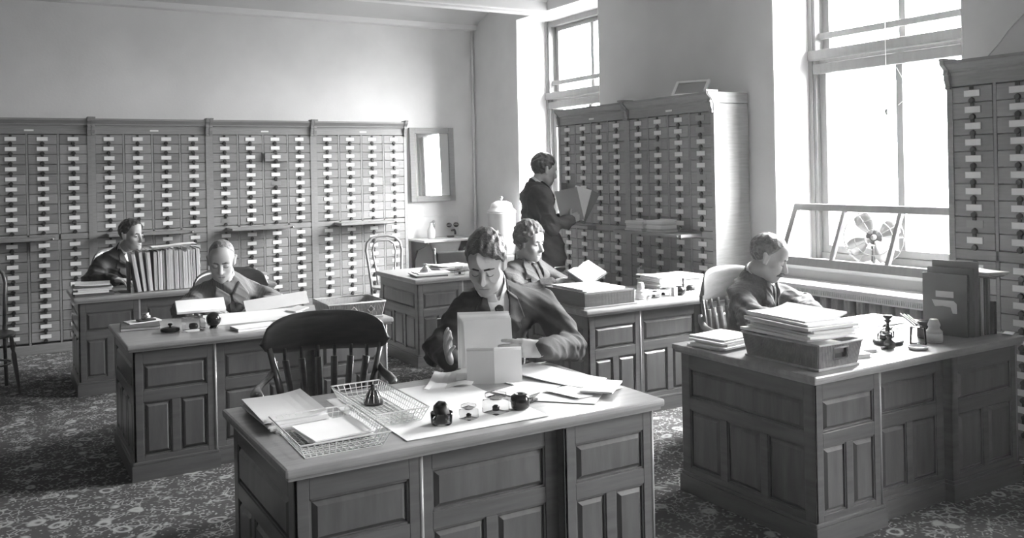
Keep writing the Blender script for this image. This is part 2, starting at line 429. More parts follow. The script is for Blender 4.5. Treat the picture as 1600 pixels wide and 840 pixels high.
def panels(pans, parent, mtx=None):
    for (xa, xb, za, zb), y in pans:
        q = MB().raised(xa + .012, xb - .012, za + .012, zb - .012, y - .002, .012, .014)
        # cove moulding round the opening
        for x0, x1, z0, z1 in ((xa, xb, za, za + .007), (xa, xb, zb - .007, zb), (xa, xa + .007, za, zb), (xb - .007, xb, za, zb)): q.box(x0, x1, y - .009, y, z0, z1)
        if mtx: q.xf(mtx)
        q.build('panel', M['desk_pan'], parent)
def desk(label, x0, x1, y0, y1, lp=(0, .45), rp=(1.03, 1.47), H=.75, rz=0):
    """x0..x1, y0..y1 is the top; the panelled front faces -y"""
    t = thing('pedestal_desk', label, 'desk', (x0, y0, 0), rz, 'panelled pedestal desks')
    w_, d_ = x1 - x0, y1 - y0; ov = .035
    top = MB().box(0, w_, 0, d_, H - .030, H, .010).box(.012, w_ - .012, .012, d_ - .012, H - .042, H - .029, .003).build('desk_top', M['top'], t)
    zt, zb = H - .042, .10
    X0, X1, Y0, Y1 = ov, w_ - ov, ov, d_ - ov
    lw = lp[1] - ov; rw = X1 - rp[0]
    for side, (a, c) in (('l', (X0, X0 + lw)), ('r', (rp[0], X1))):
        b = MB().box(a + .014, c - .014, Y0 + .014, Y1 - .004, zb, zt)
        pans = []; face(b, a, c, zb, zt, Y0 + .014, 2, pans)
        # outer end
        e = MB(); ep = []
        face(e, 0, Y1 - Y0, zb, zt, 0, 3, ep, .06)
        if side == 'l': mt = Matrix.Translation((a + .014, Y1, 0)) @ Matrix.Rotation(-PI / 2, 4, 'Z')
        else: mt = Matrix.Translation((c - .014, Y0, 0)) @ Matrix.Rotation(PI / 2, 4, 'Z')
        e.xf(mt); b.add(e.v, e.f)
        # inner cheek
        if side == 'l': b.box(c - .014, c, Y0, Y1, zb, zt, .002)
        else: b.box(a, a + .014, Y0, Y1, zb, zt, .002)
        ped = b.build('pedestal', M['desk'], t)
        panels(pans, ped); panels(ep, ped, mt)
        MB().tube([(c - .006, Y0 + .006, zb), (c - .006, Y0 + .006, zt)], .0095, 10).build('corner_bead', M['bead'], ped)
        p = MB().box(a - .014, c + .014, Y0 - .014, Y1 + .01, .0, zb - .014); p.box(a - .008, c + .008, Y0 - .008, Y1 + .004, zb - .014, zb + .002, .004)
        p.build('plinth', M['desk'], t)
        # drawers at the sitter's side
        for k in range(3):
            z = zb + .03 + k * .19
            dr = MB().box(a + .03, c - .03, Y1 - .006, Y1 + .012, z, z + .175, .004).build('drawer', M['desk'], ped)
            MB().ball(((a + c) / 2, Y1 + .022, z + .09), .014).build('knob', M['brass'], dr)
    a, c = X0 + lw, rp[0]; yc = Y0 + .045
    b = MB().box(a, c, yc + .014, yc + .03, zb, zt); pans = []; face(b, a, c, zb, zt, yc + .014, 2, pans, .055)
    mp = b.build('modesty_panel', M['desk'], t); panels(pans, mp)
    p = MB().box(a, c, yc - .012, yc + .03, 0, zb - .014); p.box(a, c, yc - .007, yc + .03, zb - .014, zb + .002, .004); p.build('plinth', M['desk'], t)
    return t
DA = desk('large panelled desk nearest the camera, covered with blotters, wire trays and glass inkwells', .762, 2.262, 2.70, 3.56, (0, .475), (1.045, 0))
DB = desk('panelled desk behind the empty dark armchair, with a wicker tray on one end', .62, 2.175, 5.20, 6.06, (0, .475), (1.05, 0))
DC = desk('panelled desk carrying the row of standing folders', .53, 2.08, 7.50, 8.22, (0, .475), (1.05, 0))
DD = desk('panelled desk in front of the washbasin with papers and a bell-shaped weight', 3.085, 4.62, 6.90, 7.80, (0, .475), (1.05, 0))
DE = desk('panelled desk with the wooden letter tray and a row of ink bottles', 3.265, 4.80, 4.65, 5.46, (0, .465), (1.03, 0))
DF = desk('dark panelled desk by the radiator, with heaped papers and upright folders', 3.012, 4.60, 2.615, 3.54, (0, .475), (1.0, 0))
# ---------------------------------------------------------------- chairs
def crest_mb(half, zl, h, R, th=.022, p=.46):
    """curved D-shaped top board; sitter at -y, arc bulges to +y"""
    b = MB(); n, m = 22, 6; vs = []; fs = []
    A = half / R
    for side in (0, 1):
        for i in range(n + 1):
            u = -1 + 2 * i / n; a = u * A
            sh_ = max(1 - abs(u) ** 2.9, 0.0) ** p; zm = zl + .30 * h; lo = zm - .30 * h * max(1 - abs(u) ** 6, 0) ** .5 - .004; hi = zm + .70 * h * sh_ + .004
            for j in range(m + 1):
                t = j / m; z = lo + (hi - lo) * t
                r = R + (th * (1 - .55 * abs(2 * t - 1) ** 3) * (.5 if side else -.5)) - .02 * (t - .5)
                vs.append((r * math.sin(a), r * math.cos(a) - R, z))
    q = (n + 1) * (m + 1)
    for s in (0, 1):
        for i in range(n):
            for j in range(m):
                k = s * q + i * (m + 1) + j; fs.append((k, k + 1, k + m + 2, k + m + 1))
    for i in range(n):
        for j in (0, m): k = i * (m + 1) + j; fs.append((k, k + m + 1, k + m + 1 + q, k + q))
    for i in (0, n):
        for j in range(m): k = i * (m + 1) + j; fs.append((k, k + 1, k + 1 + q, k + q))
    b.add(vs, fs, True); return b
def seat_mb(wd, dp, z, y0):
    b = MB(); n = 24; prof = []
    vs = []; fs = []
    for zz, sc in ((z - .035, .94), (z - .012, 1), (z, .97), (z - .008, .6)):
        for i in range(n):
            a = 2 * PI * i / n; c, s = math.cos(a), math.sin(a)
            ex = lambda q: math.copysign(abs(q) ** .6, q)
            vs.append((wd * ex(c) * sc, y0 + dp * ex(s) * sc, zz))
    for k in range(3):
        for i in range(n): j = (i + 1) % n; fs.append((k * n + i, k * n + j, k * n + n + j, k * n + n + i))
    fs.append(tuple(range(n))[::-1]); fs.append(tuple(3 * n + i for i in range(n)))
    return b.add(vs, fs, True)
def leg_mb(p, q, r0=.021, r1=.013):
    p, q = Vector(p), Vector(q)
    return MB().tube([p.lerp(q, t) for t in (0, .12, .2, .26, .32, .6, .85, 1)], [r0 * .8, r0, r0 * 1.1, r0 * .7, r0 * 1.1, r0, r1, r1 * .9], 8)
def office_chair(label, x, y, rz, m, half=.30, crest_z=.775, crest_h=.19, arms=True, R=.46, group='curved-back office chairs'):
    t = thing('office_chair', label, 'chair', (x, y, 0), rz, group)
    seat_mb(.235, .225, .455, -.24).build('seat', m, t)
    crest_mb(half, crest_z, crest_h, R).build('crest_rail', m, t)
    for s in (-1, 1):
        a = s * half / R * .86
        MB().tube([(s * .20, -.07, .44), (s * .225, -.075, .60), (R * math.sin(a), R * math.cos(a) - R, crest_z + .03)], [.015, .018, .013], 8, sq=(1.2, .8)).build('back_post', m, t)
        leg_mb((s * .17, -.08, .43), (s * .22, .0, .0)).build('leg', m, t); leg_mb((s * .17, -.40, .43), (s * .21, -.46, .0)).build('leg', m, t)
        MB().tube([(s * .195, -.06, .2), (s * .197, -.42, .2)], .010, 6).build('stretcher', m, t)
        if arms:
            MB().tube([(s * .245, -.045, .735), (s * .255, -.06, .695), (s * .275, -.11, .665), (s * .305, -.20, .655), (s * .32, -.32, .655), (s * .31, -.43, .66), (s * .29, -.47, .655)],
                      [.010, .014, .017, .019, .021, .024, .018], 8, sq=(.75, 1.3)).build('armrest', m, t)
            MB().tube([(s * .20, -.38, .44), (s * .27, -.39, .55), (s * .31, -.40, .645)], [.014, .017, .012], 8).build('arm_post', m, t)
    for i in range(6):
        u = (i - 2.5) / 2.5 * .62; a = u * half / R
        tx, ty = R * math.sin(a), R * math.cos(a) - R
        bx_ = u * half * .80
        b = MB()
        pts = [Vector((bx_, -.045, .445)), Vector((bx_ * 1.02, -.045, .55)), Vector((tx * .98, ty - .012, crest_z - .038)), Vector((tx, ty - .004, crest_z - .038)), Vector((tx, ty, crest_z + .02))]
        b.tube([pts[0], pts[1], pts[2]], [.010, .016, .019], 6, sq=(.45, 1.25)); b.tube([pts[3], pts[4]], [.010, .011], 6, sq=(.55, 1.1))
        o = b.build('slat', m, t)
    return t
office_chair('empty dark wooden armchair with slatted back, turned to the front desk', 1.452, 4.36, math.radians(-19), M['chair'], .335, .775, .192, True, .50)
office_chair('wooden chair with curved back behind the moustached man', 4.045, 4.25, math.radians(4), M['chair_l'], .32, .80, .215)  # lit look of this chair put into its paler wood colour
office_chair('wooden chair with pale curved back behind the man with the bow tie', .99, 8.78, math.radians(18), M['chair_l'], .31, .80, .235)
office_chair('dark curved-back chair behind the balding man in the striped jacket', 1.50, 6.74, math.radians(4), M['chair'], .30, .79, .19)

def rail_chair(label, x, y, rz, m, top=.97, wd=.23):
    t = thing('side_chair', label, 'chair', (x, y, 0), rz)
    MB().box(-.22, .22, -.43, -.01, .43, .455, .008).build('seat', m, t)
    for s in (-1, 1):
        MB().tube([(s * .20, 0, 0), (s * .20, 0, .45), (s * wd * .95, .07, top - .02)], [.018, .02, .015], 8).build('leg', m, t)
        MB().tube([(s * .20, -.40, .44), (s * .20, -.41, 0)], [.02, .014], 8).build('leg', m, t)
    MB().box(-wd - .02, wd + .02, .058, .084, top - .085, top, .006).build('top_rail', m, t)
    MB().box(-wd, wd, .035, .055, .60, .65, .004).build('back_rail', m, t)
    for i in range(4): MB().tube([(-.135 + .09 * i, .045, .64), (-.135 + .09 * i, .07, top - .06)], .009, 6).build('spindle', m, t)
    return t
rail_chair('plain side chair with straight top rail behind the man reading a bound volume', 3.72, 6.16, math.radians(10), M['chair_l'])
rail_chair('side chair under the clean-shaven man sorting sheets at the front desk', 2.285, 4.215, math.radians(-22), M['chair'], .86)

def bentwood(label, x, y, rz, m):
    t = thing('bentwood_chair', label, 'chair', (x, y, 0), rz, 'bentwood chairs')
    MB().lathe([(.02, .455), (.15, .452), (.195, .46), (.205, .448), (.195, .435), (.02, .435)], 24, (0, -.2, 0)).build('seat', m, t)
    hoop = [(-.17, -.04, .0), (-.165, -.02, .45), (-.185, .03, .70), (-.198, .06, .82), (-.185, .075, .90), (-.13, .085, .955), (-.05, .09, .975)]
    MB().tube(hoop + [(-a, b_, c) for a, b_, c in hoop[::-1]], .0145, 8).build('back_hoop', m, t)
    ih = [(-.095, -.02, .455), (-.10, .0, .58), (-.12, .04, .74), (-.128, .06, .82), (-.11, .072, .89), (-.06, .08, .925)]
    MB().tube(ih + [(-a, b_, c) for a, b_, c in ih[::-1]], .011, 8).build('inner_hoop', m, t)
    for s in (-1, 1): leg_mb((s * .14, -.34, .44), (s * .18, -.40, 0), .017, .012).build('leg', m, t)
    MB().tube([(.17 * math.cos(i * PI / 8), -.2 + .17 * math.sin(i * PI / 8), .22) for i in range(17)], .008, 6).build('leg_ring', m, t)
    return t
bentwood('bentwood chair with double-loop back standing against the drawer cabinets', 3.69, 9.02, math.radians(-8), M['chair_l'])
bentwood('dark bentwood chair at the picture edge, before the drawer cabinets', -.085, 8.30, math.radians(12), M['chair'])

t = thing('leather_chair', 'dark leather-backed chair between the desk and the washbasin', 'chair', (4.20, 8.32, 0), math.radians(-8))
for s in (-1, 1):
    MB().tube([(s * .21, .02, 0), (s * .21, .02, .45), (s * .225, .07, .84)], .018, 8).build('leg', M['chair'], t)
    MB().tube([(s * .21, -.40, .44), (s * .21, -.40, 0)], .018, 8).build('leg', M['chair'], t)
    MB().ball((s * .225, .072, .85), .022).build('finial', M['chair'], t)
MB().box(-.23, .23, -.43, .04, .41, .46, .015).build('seat', M['leather'], t)
MB().box(-.205, .205, .035, .085, .56, .825, .015).build('backrest', M['leather'], t)

# ---------------------------------------------------------------- washbasin corner
t = thing('washbasin', 'marble-topped washbasin with splashback in the room corner', 'washbasin', (4.74, YB, 0))
MB().box(-.36, .335, -.028, -.002, .86, 1.108, .004).build('splashback', M['marble'], t)
MB().box(-.36, .40, -.50, -.002, .832, .860, .006).build('slab', M['marble'], t)
MB().lathe([(.02, .66), (.10, .67), (.16, .72), (.19, .80), (.195, .835), (.18, .835)], 24, (.03, -.25, 0), rx=1.05, ry=.85).build('bowl', M['enamel'], t)
for x in (-.31, .33):
    b = MB(); b.prism([(-.46, .83), (-.03, .83), (-.03, .42), (-.07, .42), (-.09, .60), (-.18, .72), (-.46, .80)], x - .012, x + .012, 'x'); b.build('bracket', M['iron'], t)
MB().tube([(-.03, -.25, .67), (-.03, -.25, .45), (-.03, -.12, .38), (-.03, -.01, .38)], .02, 8).build('waste_pipe', M['iron'], t)
for x in (.19, .285):
    tp = MB().tube([(x, -.03, 1.0), (x, -.06, 1.0)], .03, 12).build('tap', M['iron'], t)
    MB().tube([(x - .03, -.062, 1.0), (x + .03, -.062, 1.0)], .008, 6).build('tap_handle', M['steel'], tp)
MB().tube([(.235, -.03, .93), (.235, -.10, .94), (.235, -.12, .91), (.235, -.12, .885)], .014, 8).build('spout', M['iron'], t)
MB().tube([(-.02, -.03, 1.06), (-.02, -.05, 1.06), (-.02, -.05, .98), (-.02, -.04, .97)], [.01, .012, .012, .01], 8).build('soap_hook', M['steel'], t)
o = MB().lathe([(.045, 0), (.048, .01), (.048, .09), (.022, .15), (.018, .18), (.022, .185), (.0, .187)], 16).build('bottle', M['enamel'], None, (4.61, 9.80, .8601))
tag(o, 'white bottle standing on the washbasin slab', 'bottle')
o = MB().box(-.04, .04, -.025, .025, 0, .022, .008).build('soap_bar', M['iron'], None, (4.86, 9.94 - .16, .8601))
tag(o, 'dark bar of soap on the washbasin slab', 'soap')

t = thing('wall_mirror', 'dark framed mirror hanging above the washbasin', 'mirror', (4.72, YB - .03, 1.755)); t.rotation_euler = (math.radians(-2.0), 0, math.radians(0))
b = MB(); w2, h2, f = .30, .455, .072
for x0, x1, z0, z1 in ((-w2, -w2 + f, -h2, h2), (w2 - f, w2, -h2, h2), (-w2 + f, w2 - f, h2 - f, h2), (-w2 + f, w2 - f, -h2, -h2 + f)): b.box(x0, x1, -.022, .012, z0, z1, .005)
b.build('mirror_frame', M['oak'], t)
MB().box(-w2 + f - .004, w2 - f + .004, -.008, .002, -h2 + f - .004, h2 - f + .004).build('mirror_glass', M['mirror'], t)

t = thing('water_cooler', 'white painted tin water cooler with domed lid in the corner', 'water cooler', (5.10, 8.93, 0))
MB().lathe([(.150, .70), (.158, .71), (.158, 1.165), (.165, 1.17), (.165, 1.185)], 28).build('tank', M['cooler'], t)
ld = MB().lathe([(.168, 1.186), (.168, 1.20), (.135, 1.225), (.128, 1.245), (.115, 1.285), (.06, 1.31), (.0, 1.314)], 28).build('lid', M['cooler'], t)
MB().lathe([(.008, 1.31), (.008, 1.325), (.02, 1.335), (.022, 1.35), (.012, 1.365), (0, 1.367)], 12).build('knob', M['steel'], ld)
sp = MB().tube([(-.05, -.15, .76), (-.08, -.21, .76), (-.08, -.215, .73)], .014, 8).build('spigot', M['iron'], t)
MB().tube([(-.08, -.20, .775), (-.08, -.20, .80)], .008, 6).build('lever', M['iron'], sp)
MB().box(.10, .165, -.06, .06, 1.0, 1.02).build('side_handle', M['iron'], t)
for s in (-1, 1): MB().tube([(s * .158, 0, 1.02), (s * .185, 0, 1.01), (s * .185, 0, .95), (s * .158, 0, .94)], .008, 6).build('side_handle', M['iron'], t)
t = thing('cooler_stand', 'small wooden stand carrying the water cooler', 'stand', (5.10, 8.93, 0))
MB().box(-.19, .19, -.19, .19, .67, .699, .005).build('top', M['oak'], t)
for a in (-.15, .15):
    for c in (-.15, .15): MB().box(a - .018, a + .018, c - .018, c + .018, 0, .672).build('leg', M['oak'], t)
MB().box(-.15, .15, -.15, .15, .22, .24).build('shelf', M['oak'], t)

# ---------------------------------------------------------------- window bay: radiator, ventilator screen, fan, cords
t = thing('radiator', 'grey column radiator under the large window', 'radiator', (5.20, 4.15, 0), 0)
n = 15
for i in range(n):
    y = -.72 + 1.44 * i / (n - 1); b = MB()
    for dx in (-.055, .055): b.tube([(dx, y, .09), (dx, y, .70)], .034, 8, sq=(1, 1))
    b.box(-.085, .085, y - .030, y + .030, .62, .715, .014); b.box(-.085, .085, y - .030, y + .030, .07, .15, .014)
    b.box(-.02, .02, y - .02, y + .02, .1, .68)
    o = b.build('radiator_section', M['rad'], t)
for y in (-.72, .72):
    for dx in (-.05, .05): MB().lathe([(.03, 0), (.02, .03), (.03, .09)], 8, (dx, y, 0)).build('foot', M['rad'], t)
t = thing('radiator_shelf', 'white shelf with pierced edge over the radiator', 'shelf', (5.20, 4.15, 0))
MB().box(-.15, .135, -.80, .80, .775, .792, .003).build('board', M['white_reveal'], t)
b = MB().box(-.152, -.144, -.80, .80, .765, .775).box(-.152, -.144, -.80, .80, .722, .732)
for i in range(100): y = -.80 + 1.6 * (i + .5) / 100; b.box(-.151, -.145, y - .0045, y + .0045, .73, .768)
o = b.build('pierced_edge', M['white_reveal'], t); o['kind'] = 'stuff'
for y in (-.78, .78): MB().box(-.14, .135, y - .012, y + .012, .0, .776).build('side_panel', M['white_reveal'], t)

t = thing('window_ventilator', 'sloping wooden framed glass draught screen on the window sill', 'screen', (5.25, 4.17, .9005))
dx, hz = .20, .455; L2 = .715
sl = Matrix(((1, 0, dx / hz, 0), (0, 1, 0, 0), (0, 0, 1, 0), (0, 0, 0, 1)))
def vbar(name, y0, y1, z0, z1, th=.016, p=t): return MB().box(-th, th, y0, y1, z0, z1, .002).xf(sl).build(name, M['winwood'], p)
vbar('bottom_rail', -L2, L2, 0, .058); vbar('top_rail', -L2, L2, hz - .05, hz); vbar('stile', L2 - .045, L2, .058, hz - .05); vbar('stile', -L2, -L2 + .045, .058, hz - .05)
bars = [-L2 + .045, -.235, .235, L2 - .045]
for y in bars[1:3]: vbar('glazing_bar', y - .014, y + .014, .058, hz - .05)
for i in range(3):
    a, c = bars[i] + (.014 if i else 0), bars[i + 1] - (.014 if i < 2 else 0)
    MB().box(-.002, .002, a, c, .056, hz - .048).xf(sl).build('pane', M['glass'], t)

t = thing('electric_fan', 'desk fan with wire guard behind the draught screen', 'fan', (5.60, 4.29, .9005), math.radians(-55))
MB().lathe([(.085, 0), (.088, .012), (.06, .03), (.025, .04), (.02, .10), (.024, .15), (0, .155)], 18).build('base', M['iron'], t)
FZ = .215
MB().tube([(0, .09, FZ), (0, .02, FZ), (0, -.02, FZ)], [.045, .06, .05], 14).build('motor', M['iron'], t)
for k in range(4):
    a0 = k * PI / 2 + .5; vs = []; fs = []
    for i in range(5):
        r = .03 + .16 * i / 4; wd = .30 + .70 * math.sin(PI * (i + .6) / 5.2)
        for j in range(4):
            a = a0 + (j / 3 - .5) * wd; vs.append((r * math.cos(a), -.05 + .035 * (j / 3 - .5), FZ + r * math.sin(a)))
    for i in range(4):
        for j in range(3): q = i * 4 + j; fs.append((q, q + 1, q + 5, q + 4))
    o = MB().add(vs, fs, True).build('blade', M['brass'], t); md = o.modifiers.new('s', 'SOLIDIFY'); md.thickness = .003
MB().tube([(0, -.02, FZ), (0, -.075, FZ)], .02, 12).build('hub', M['brass'], t)
g = MB()
for r, y in ((.205, -.02), (.205, -.08), (.13, -.095), (.06, -.10)): g.tube([(r * math.cos(2 * PI * i / 28), y, FZ + r * math.sin(2 * PI * i / 28)) for i in range(29)], .0028, 5)
for k in range(12):
    a = 2 * PI * k / 12; c, s = math.cos(a), math.sin(a)
    g.tube([(.05 * c, -.10, FZ + .05 * s), (.11 * c, -.095, FZ + .11 * s), (.202 * c, -.08, FZ + .202 * s), (.205 * c, -.02, FZ + .205 * s), (.06 * c, .03, FZ + .06 * s)], .0022, 5)
o = g.build('wire_guard', M['brass'], t); o['kind'] = 'stuff'

t = thing('blind_cord', 'window blind cord ending in an acorn pull and loose loop', 'cord', (5.68, 4.22, 0))
MB().tube([(0, 0, 3.40), (0, 0, 2.06)], .0025, 5).build('cord', M['white_reveal'], t)
MB().lathe([(.004, 2.06), (.014, 2.045), (.016, 2.03), (.008, 2.01), (0, 2.008)], 10).build('acorn', M['winwood'], t)
MB().tube([(0, 0, 2.01), (0, .03, 1.90), (0, .042, 1.80), (0, .02, 1.745), (0, -.02, 1.76), (0, -.03, 1.86), (0, 0, 2.01)], .0022, 5).build('loop', M['white_reveal'], t)
o = MB().tube([(0, 0, 2.36), (0, -.05, 2.27), (0, -.075, 2.2), (0, -.065, 2.12), (0, -.01, 2.08)], .0028, 5).build('window_latch_cord', M['white_reveal'], None, (XG - .07, 4.19, 0))
tag(o, 'short looped cord hanging at the meeting rail of the large window', 'cord')
o = MB().tube([(XW - .006, 3.27, 2.27), (XW - .006, 3.18, 2.36), (XW - .008, 3.10, 2.45), (XW - .006, 2.98, 2.56), (XW - .006, 2.8, 2.74)], .0035, 5).build('wall_wire', M['white_reveal'])
tag(o, 'thin wire slanting up the wall over the corner cabinet', 'wire')

# propped frame on top of the window cabinets
t = thing('picture_frame', 'small pale-edged frame leaning on top of the cabinets', 'frame', (5.10, 5.72, 2.2505), math.radians(-62)); 
b = MB()
for x0, x1, z0, z1 in ((-.15, -.125, 0, .2), (.125, .15, 0, .2), (-.125, .125, 0, .025), (-.125, .125, .175, .2)): b.box(x0, x1, -.012, .012, z0, z1, .003)
b.xf(Matrix.Rotation(math.radians(-47), 4, 'X') @ Matrix.Translation((0, 0, .012))).build('moulding', M['white_reveal'], t)
MB().box(-.125, .125, -.004, .004, .02, .178).xf(Matrix.Rotation(math.radians(-47), 4, 'X') @ Matrix.Translation((0, 0, .012))).build('picture_board', M['folder'], t)
# ---------------------------------------------------------------- papers, books, trays, inkwells
def leaf(wd, dp, h, fn=None, nx=8, ny=6, skew=0.):
    b = MB(); vs = []; fs = []
    for s in (0, 1):
        for i in range(nx + 1):
            for j in range(ny + 1):
                u, v = i / nx - .5, j / ny - .5
                vs.append((u * wd + skew * v * dp, v * dp, (fn(u, v) if fn else 0) + (h if s else 0)))
    q = (nx + 1) * (ny + 1); k = ny + 1
    for i in range(nx):
        for j in range(ny):
            a = i * k + j; fs += [(a, a + 1, a + k + 1, a + k), (q + a, q + a + k, q + a + k + 1, q + a + 1)]
    for i in range(nx):
        for j in (0, ny): a = i * k + j; fs.append((a, a + k, q + a + k, q + a))
    for j in range(ny):
        for i in (0, nx): a = i * k + j; fs.append((a, a + 1, q + a + 1, q + a))
    return b.add(vs, fs)
TZ = .7502
def sheet(label, x, y, wd, dp, rz, z=TZ, h=.0015, m='paper', fn=None, cat='paper', name='paper_sheet', group=None, tilt=None, skew=0.):
    o = leaf(wd, dp, h, fn, skew=skew).build(name, M[m], None, (x, y, z))
    o.rotation_euler = (tilt[0] if tilt else 0, tilt[1] if tilt else 0, rz)
    return tag(o, label, cat, group)
def pile(where, group, x, y, z, wd, dp, hs, rz, mats=('paper',), jit=.02, noun='paper sheaf', name='paper_sheaf', cat='papers', curl=.006, grow=0.):
    n = len(hs)
    for i, h in enumerate(hs):
        k = n - 1 - i
        sx, sy = wd * random.uniform(.86, 1.02), dp * random.uniform(.86, 1.02)
        c1, c2, ph = random.uniform(0, curl), random.uniform(-.5, .5) * curl * .4, random.uniform(0, 6)
        if k: c1 *= .25
        fn = lambda u, v, c1=c1, c2=c2, ph=ph: c1 * (4 * u * u) * (1 if u * math.cos(ph) > 0 else .1)
        sheet('%s %s from the top of %s' % (ORD[k], noun, where) if k else 'topmost %s on %s' % (noun, where), x + random.uniform(-jit, jit), y + random.uniform(-jit, jit), sx, sy,
              rz + random.uniform(-.09, .09), z, h * .96, mats[i % len(mats)], fn, cat, name, group)
        z += h
    return z
def book(label, x, y, z, wd, dp, h, rz, cover='folder_d', cat='book', group=None, name='ledger', page='paper'):
    t = thing(name, label, cat, (x, y, z), rz, group)
    c = .003
    b = MB().box(-wd / 2, wd / 2, -dp / 2, dp / 2, 0, c).box(-wd / 2, wd / 2, -dp / 2, dp / 2, h - c, h).box(-wd / 2, -wd / 2 + c, -dp / 2, dp / 2, 0, h)
    b.build('cover', M[cover], t); MB().box(-wd / 2 + c, wd / 2 - .006, -dp / 2 + .006, dp / 2 - .006, c, h - c).build('page_block', M[page], t); return t
def cube_inkwell(label, x, y, s, rz, z=TZ, ink=True, group=None):
    t = thing('glass_inkwell', label, 'inkwell', (x, y, z), rz, group)
    b = MB().box(-s, s, -s, s, 0, s * 1.35, s * .16); b.build('glass_block', M['cglass'], t)
    MB().lathe([(0, s * .2), (s * .34, s * .2), (s * .38, s * .6), (s * .2, s * .75), (0, s * .75)], 14).build('ink', M['ink'], t)
    MB().lathe([(s * .62, s * 1.36), (s * .62, s * 1.5), (s * .5, s * 1.52)], 14).build('collar', M['brass'], t)
    MB().box(-s * .8, s * .8, -s * .8, s * .8, s * 1.53, s * 2.05, s * .14).build('lid', M['cglass'], t); return t
def bottle(label, x, y, r, h, body='cglass', cap='black', z=TZ, lab=True, group=None):
    t = thing('ink_bottle', label, 'bottle', (x, y, z), 0, group)
    MB().lathe([(r * .9, 0), (r, h * .04), (r, h * .48), (r * .72, h * .58), (r * .66, h * .66), (r * .66, h * .70)], 20, smooth=False).build('bottle_body', M[body], t)
    MB().lathe([(r * .74, h * .70), (r * .74, h * .78), (r * .52, h * .98), (r * .48, h), (0, h)], 20, smooth=False).build('cap', M[cap], t)
    if body == 'cglass': MB().lathe([(0, h * .05), (r * .9, h * .05), (r * .9, h * .36), (0, h * .36)], 16).build('ink', M['ink'], t)
    if lab: MB().lathe([(r * 1.012, h * .10), (r * 1.012, h * .40)], 20).build('paper_label', M['paper'], t)
    return t
def wire_tray(label, x, y, z, wd, dp, h, rz, fl=.022, sp=.019):
    t = thing('wire_tray', label, 'tray', (x, y, z), rz, 'wire letter trays')
    b = MB(); r = .0016
    nx, ny, nz = int(wd / sp), int(dp / sp), max(int(h / .014), 2)
    for i in range(nx + 1):
        u = -wd / 2 + wd * i / nx; e = 1 + 2 * fl / wd
        b.tube([(u * e, -dp / 2 - fl, h), (u, -dp / 2, r), (u, dp / 2, r), (u * e, dp / 2 + fl, h)], r, 4, False, None, False)
    for j in range(ny + 1):
        v = -dp / 2 + dp * j / ny; e = 1 + 2 * fl / dp
        b.tube([(-wd / 2 - fl, v * e, h), (-wd / 2, v, r), (wd / 2, v, r), (wd / 2 + fl, v * e, h)], r, 4, False, None, False)
    for k in range(1, nz):
        f = fl * k / nz; q = h * k / nz; X, Y = wd / 2 + f, dp / 2 + f
        b.tube([(-X, -Y, q), (X, -Y, q), (X, Y, q), (-X, Y, q), (-X, -Y, q)], r, 4, False, None, False)
    o = b.build('wire_weave', M['wire'], t); o['kind'] = 'stuff'
    X, Y = wd / 2 + fl, dp / 2 + fl
    MB().tube([(-X, -Y, h), (X, -Y, h), (X, Y, h), (-X, Y, h), (-X, -Y, h)], .0028, 6, False, None, False).build('rim', M['wire'], t); return t
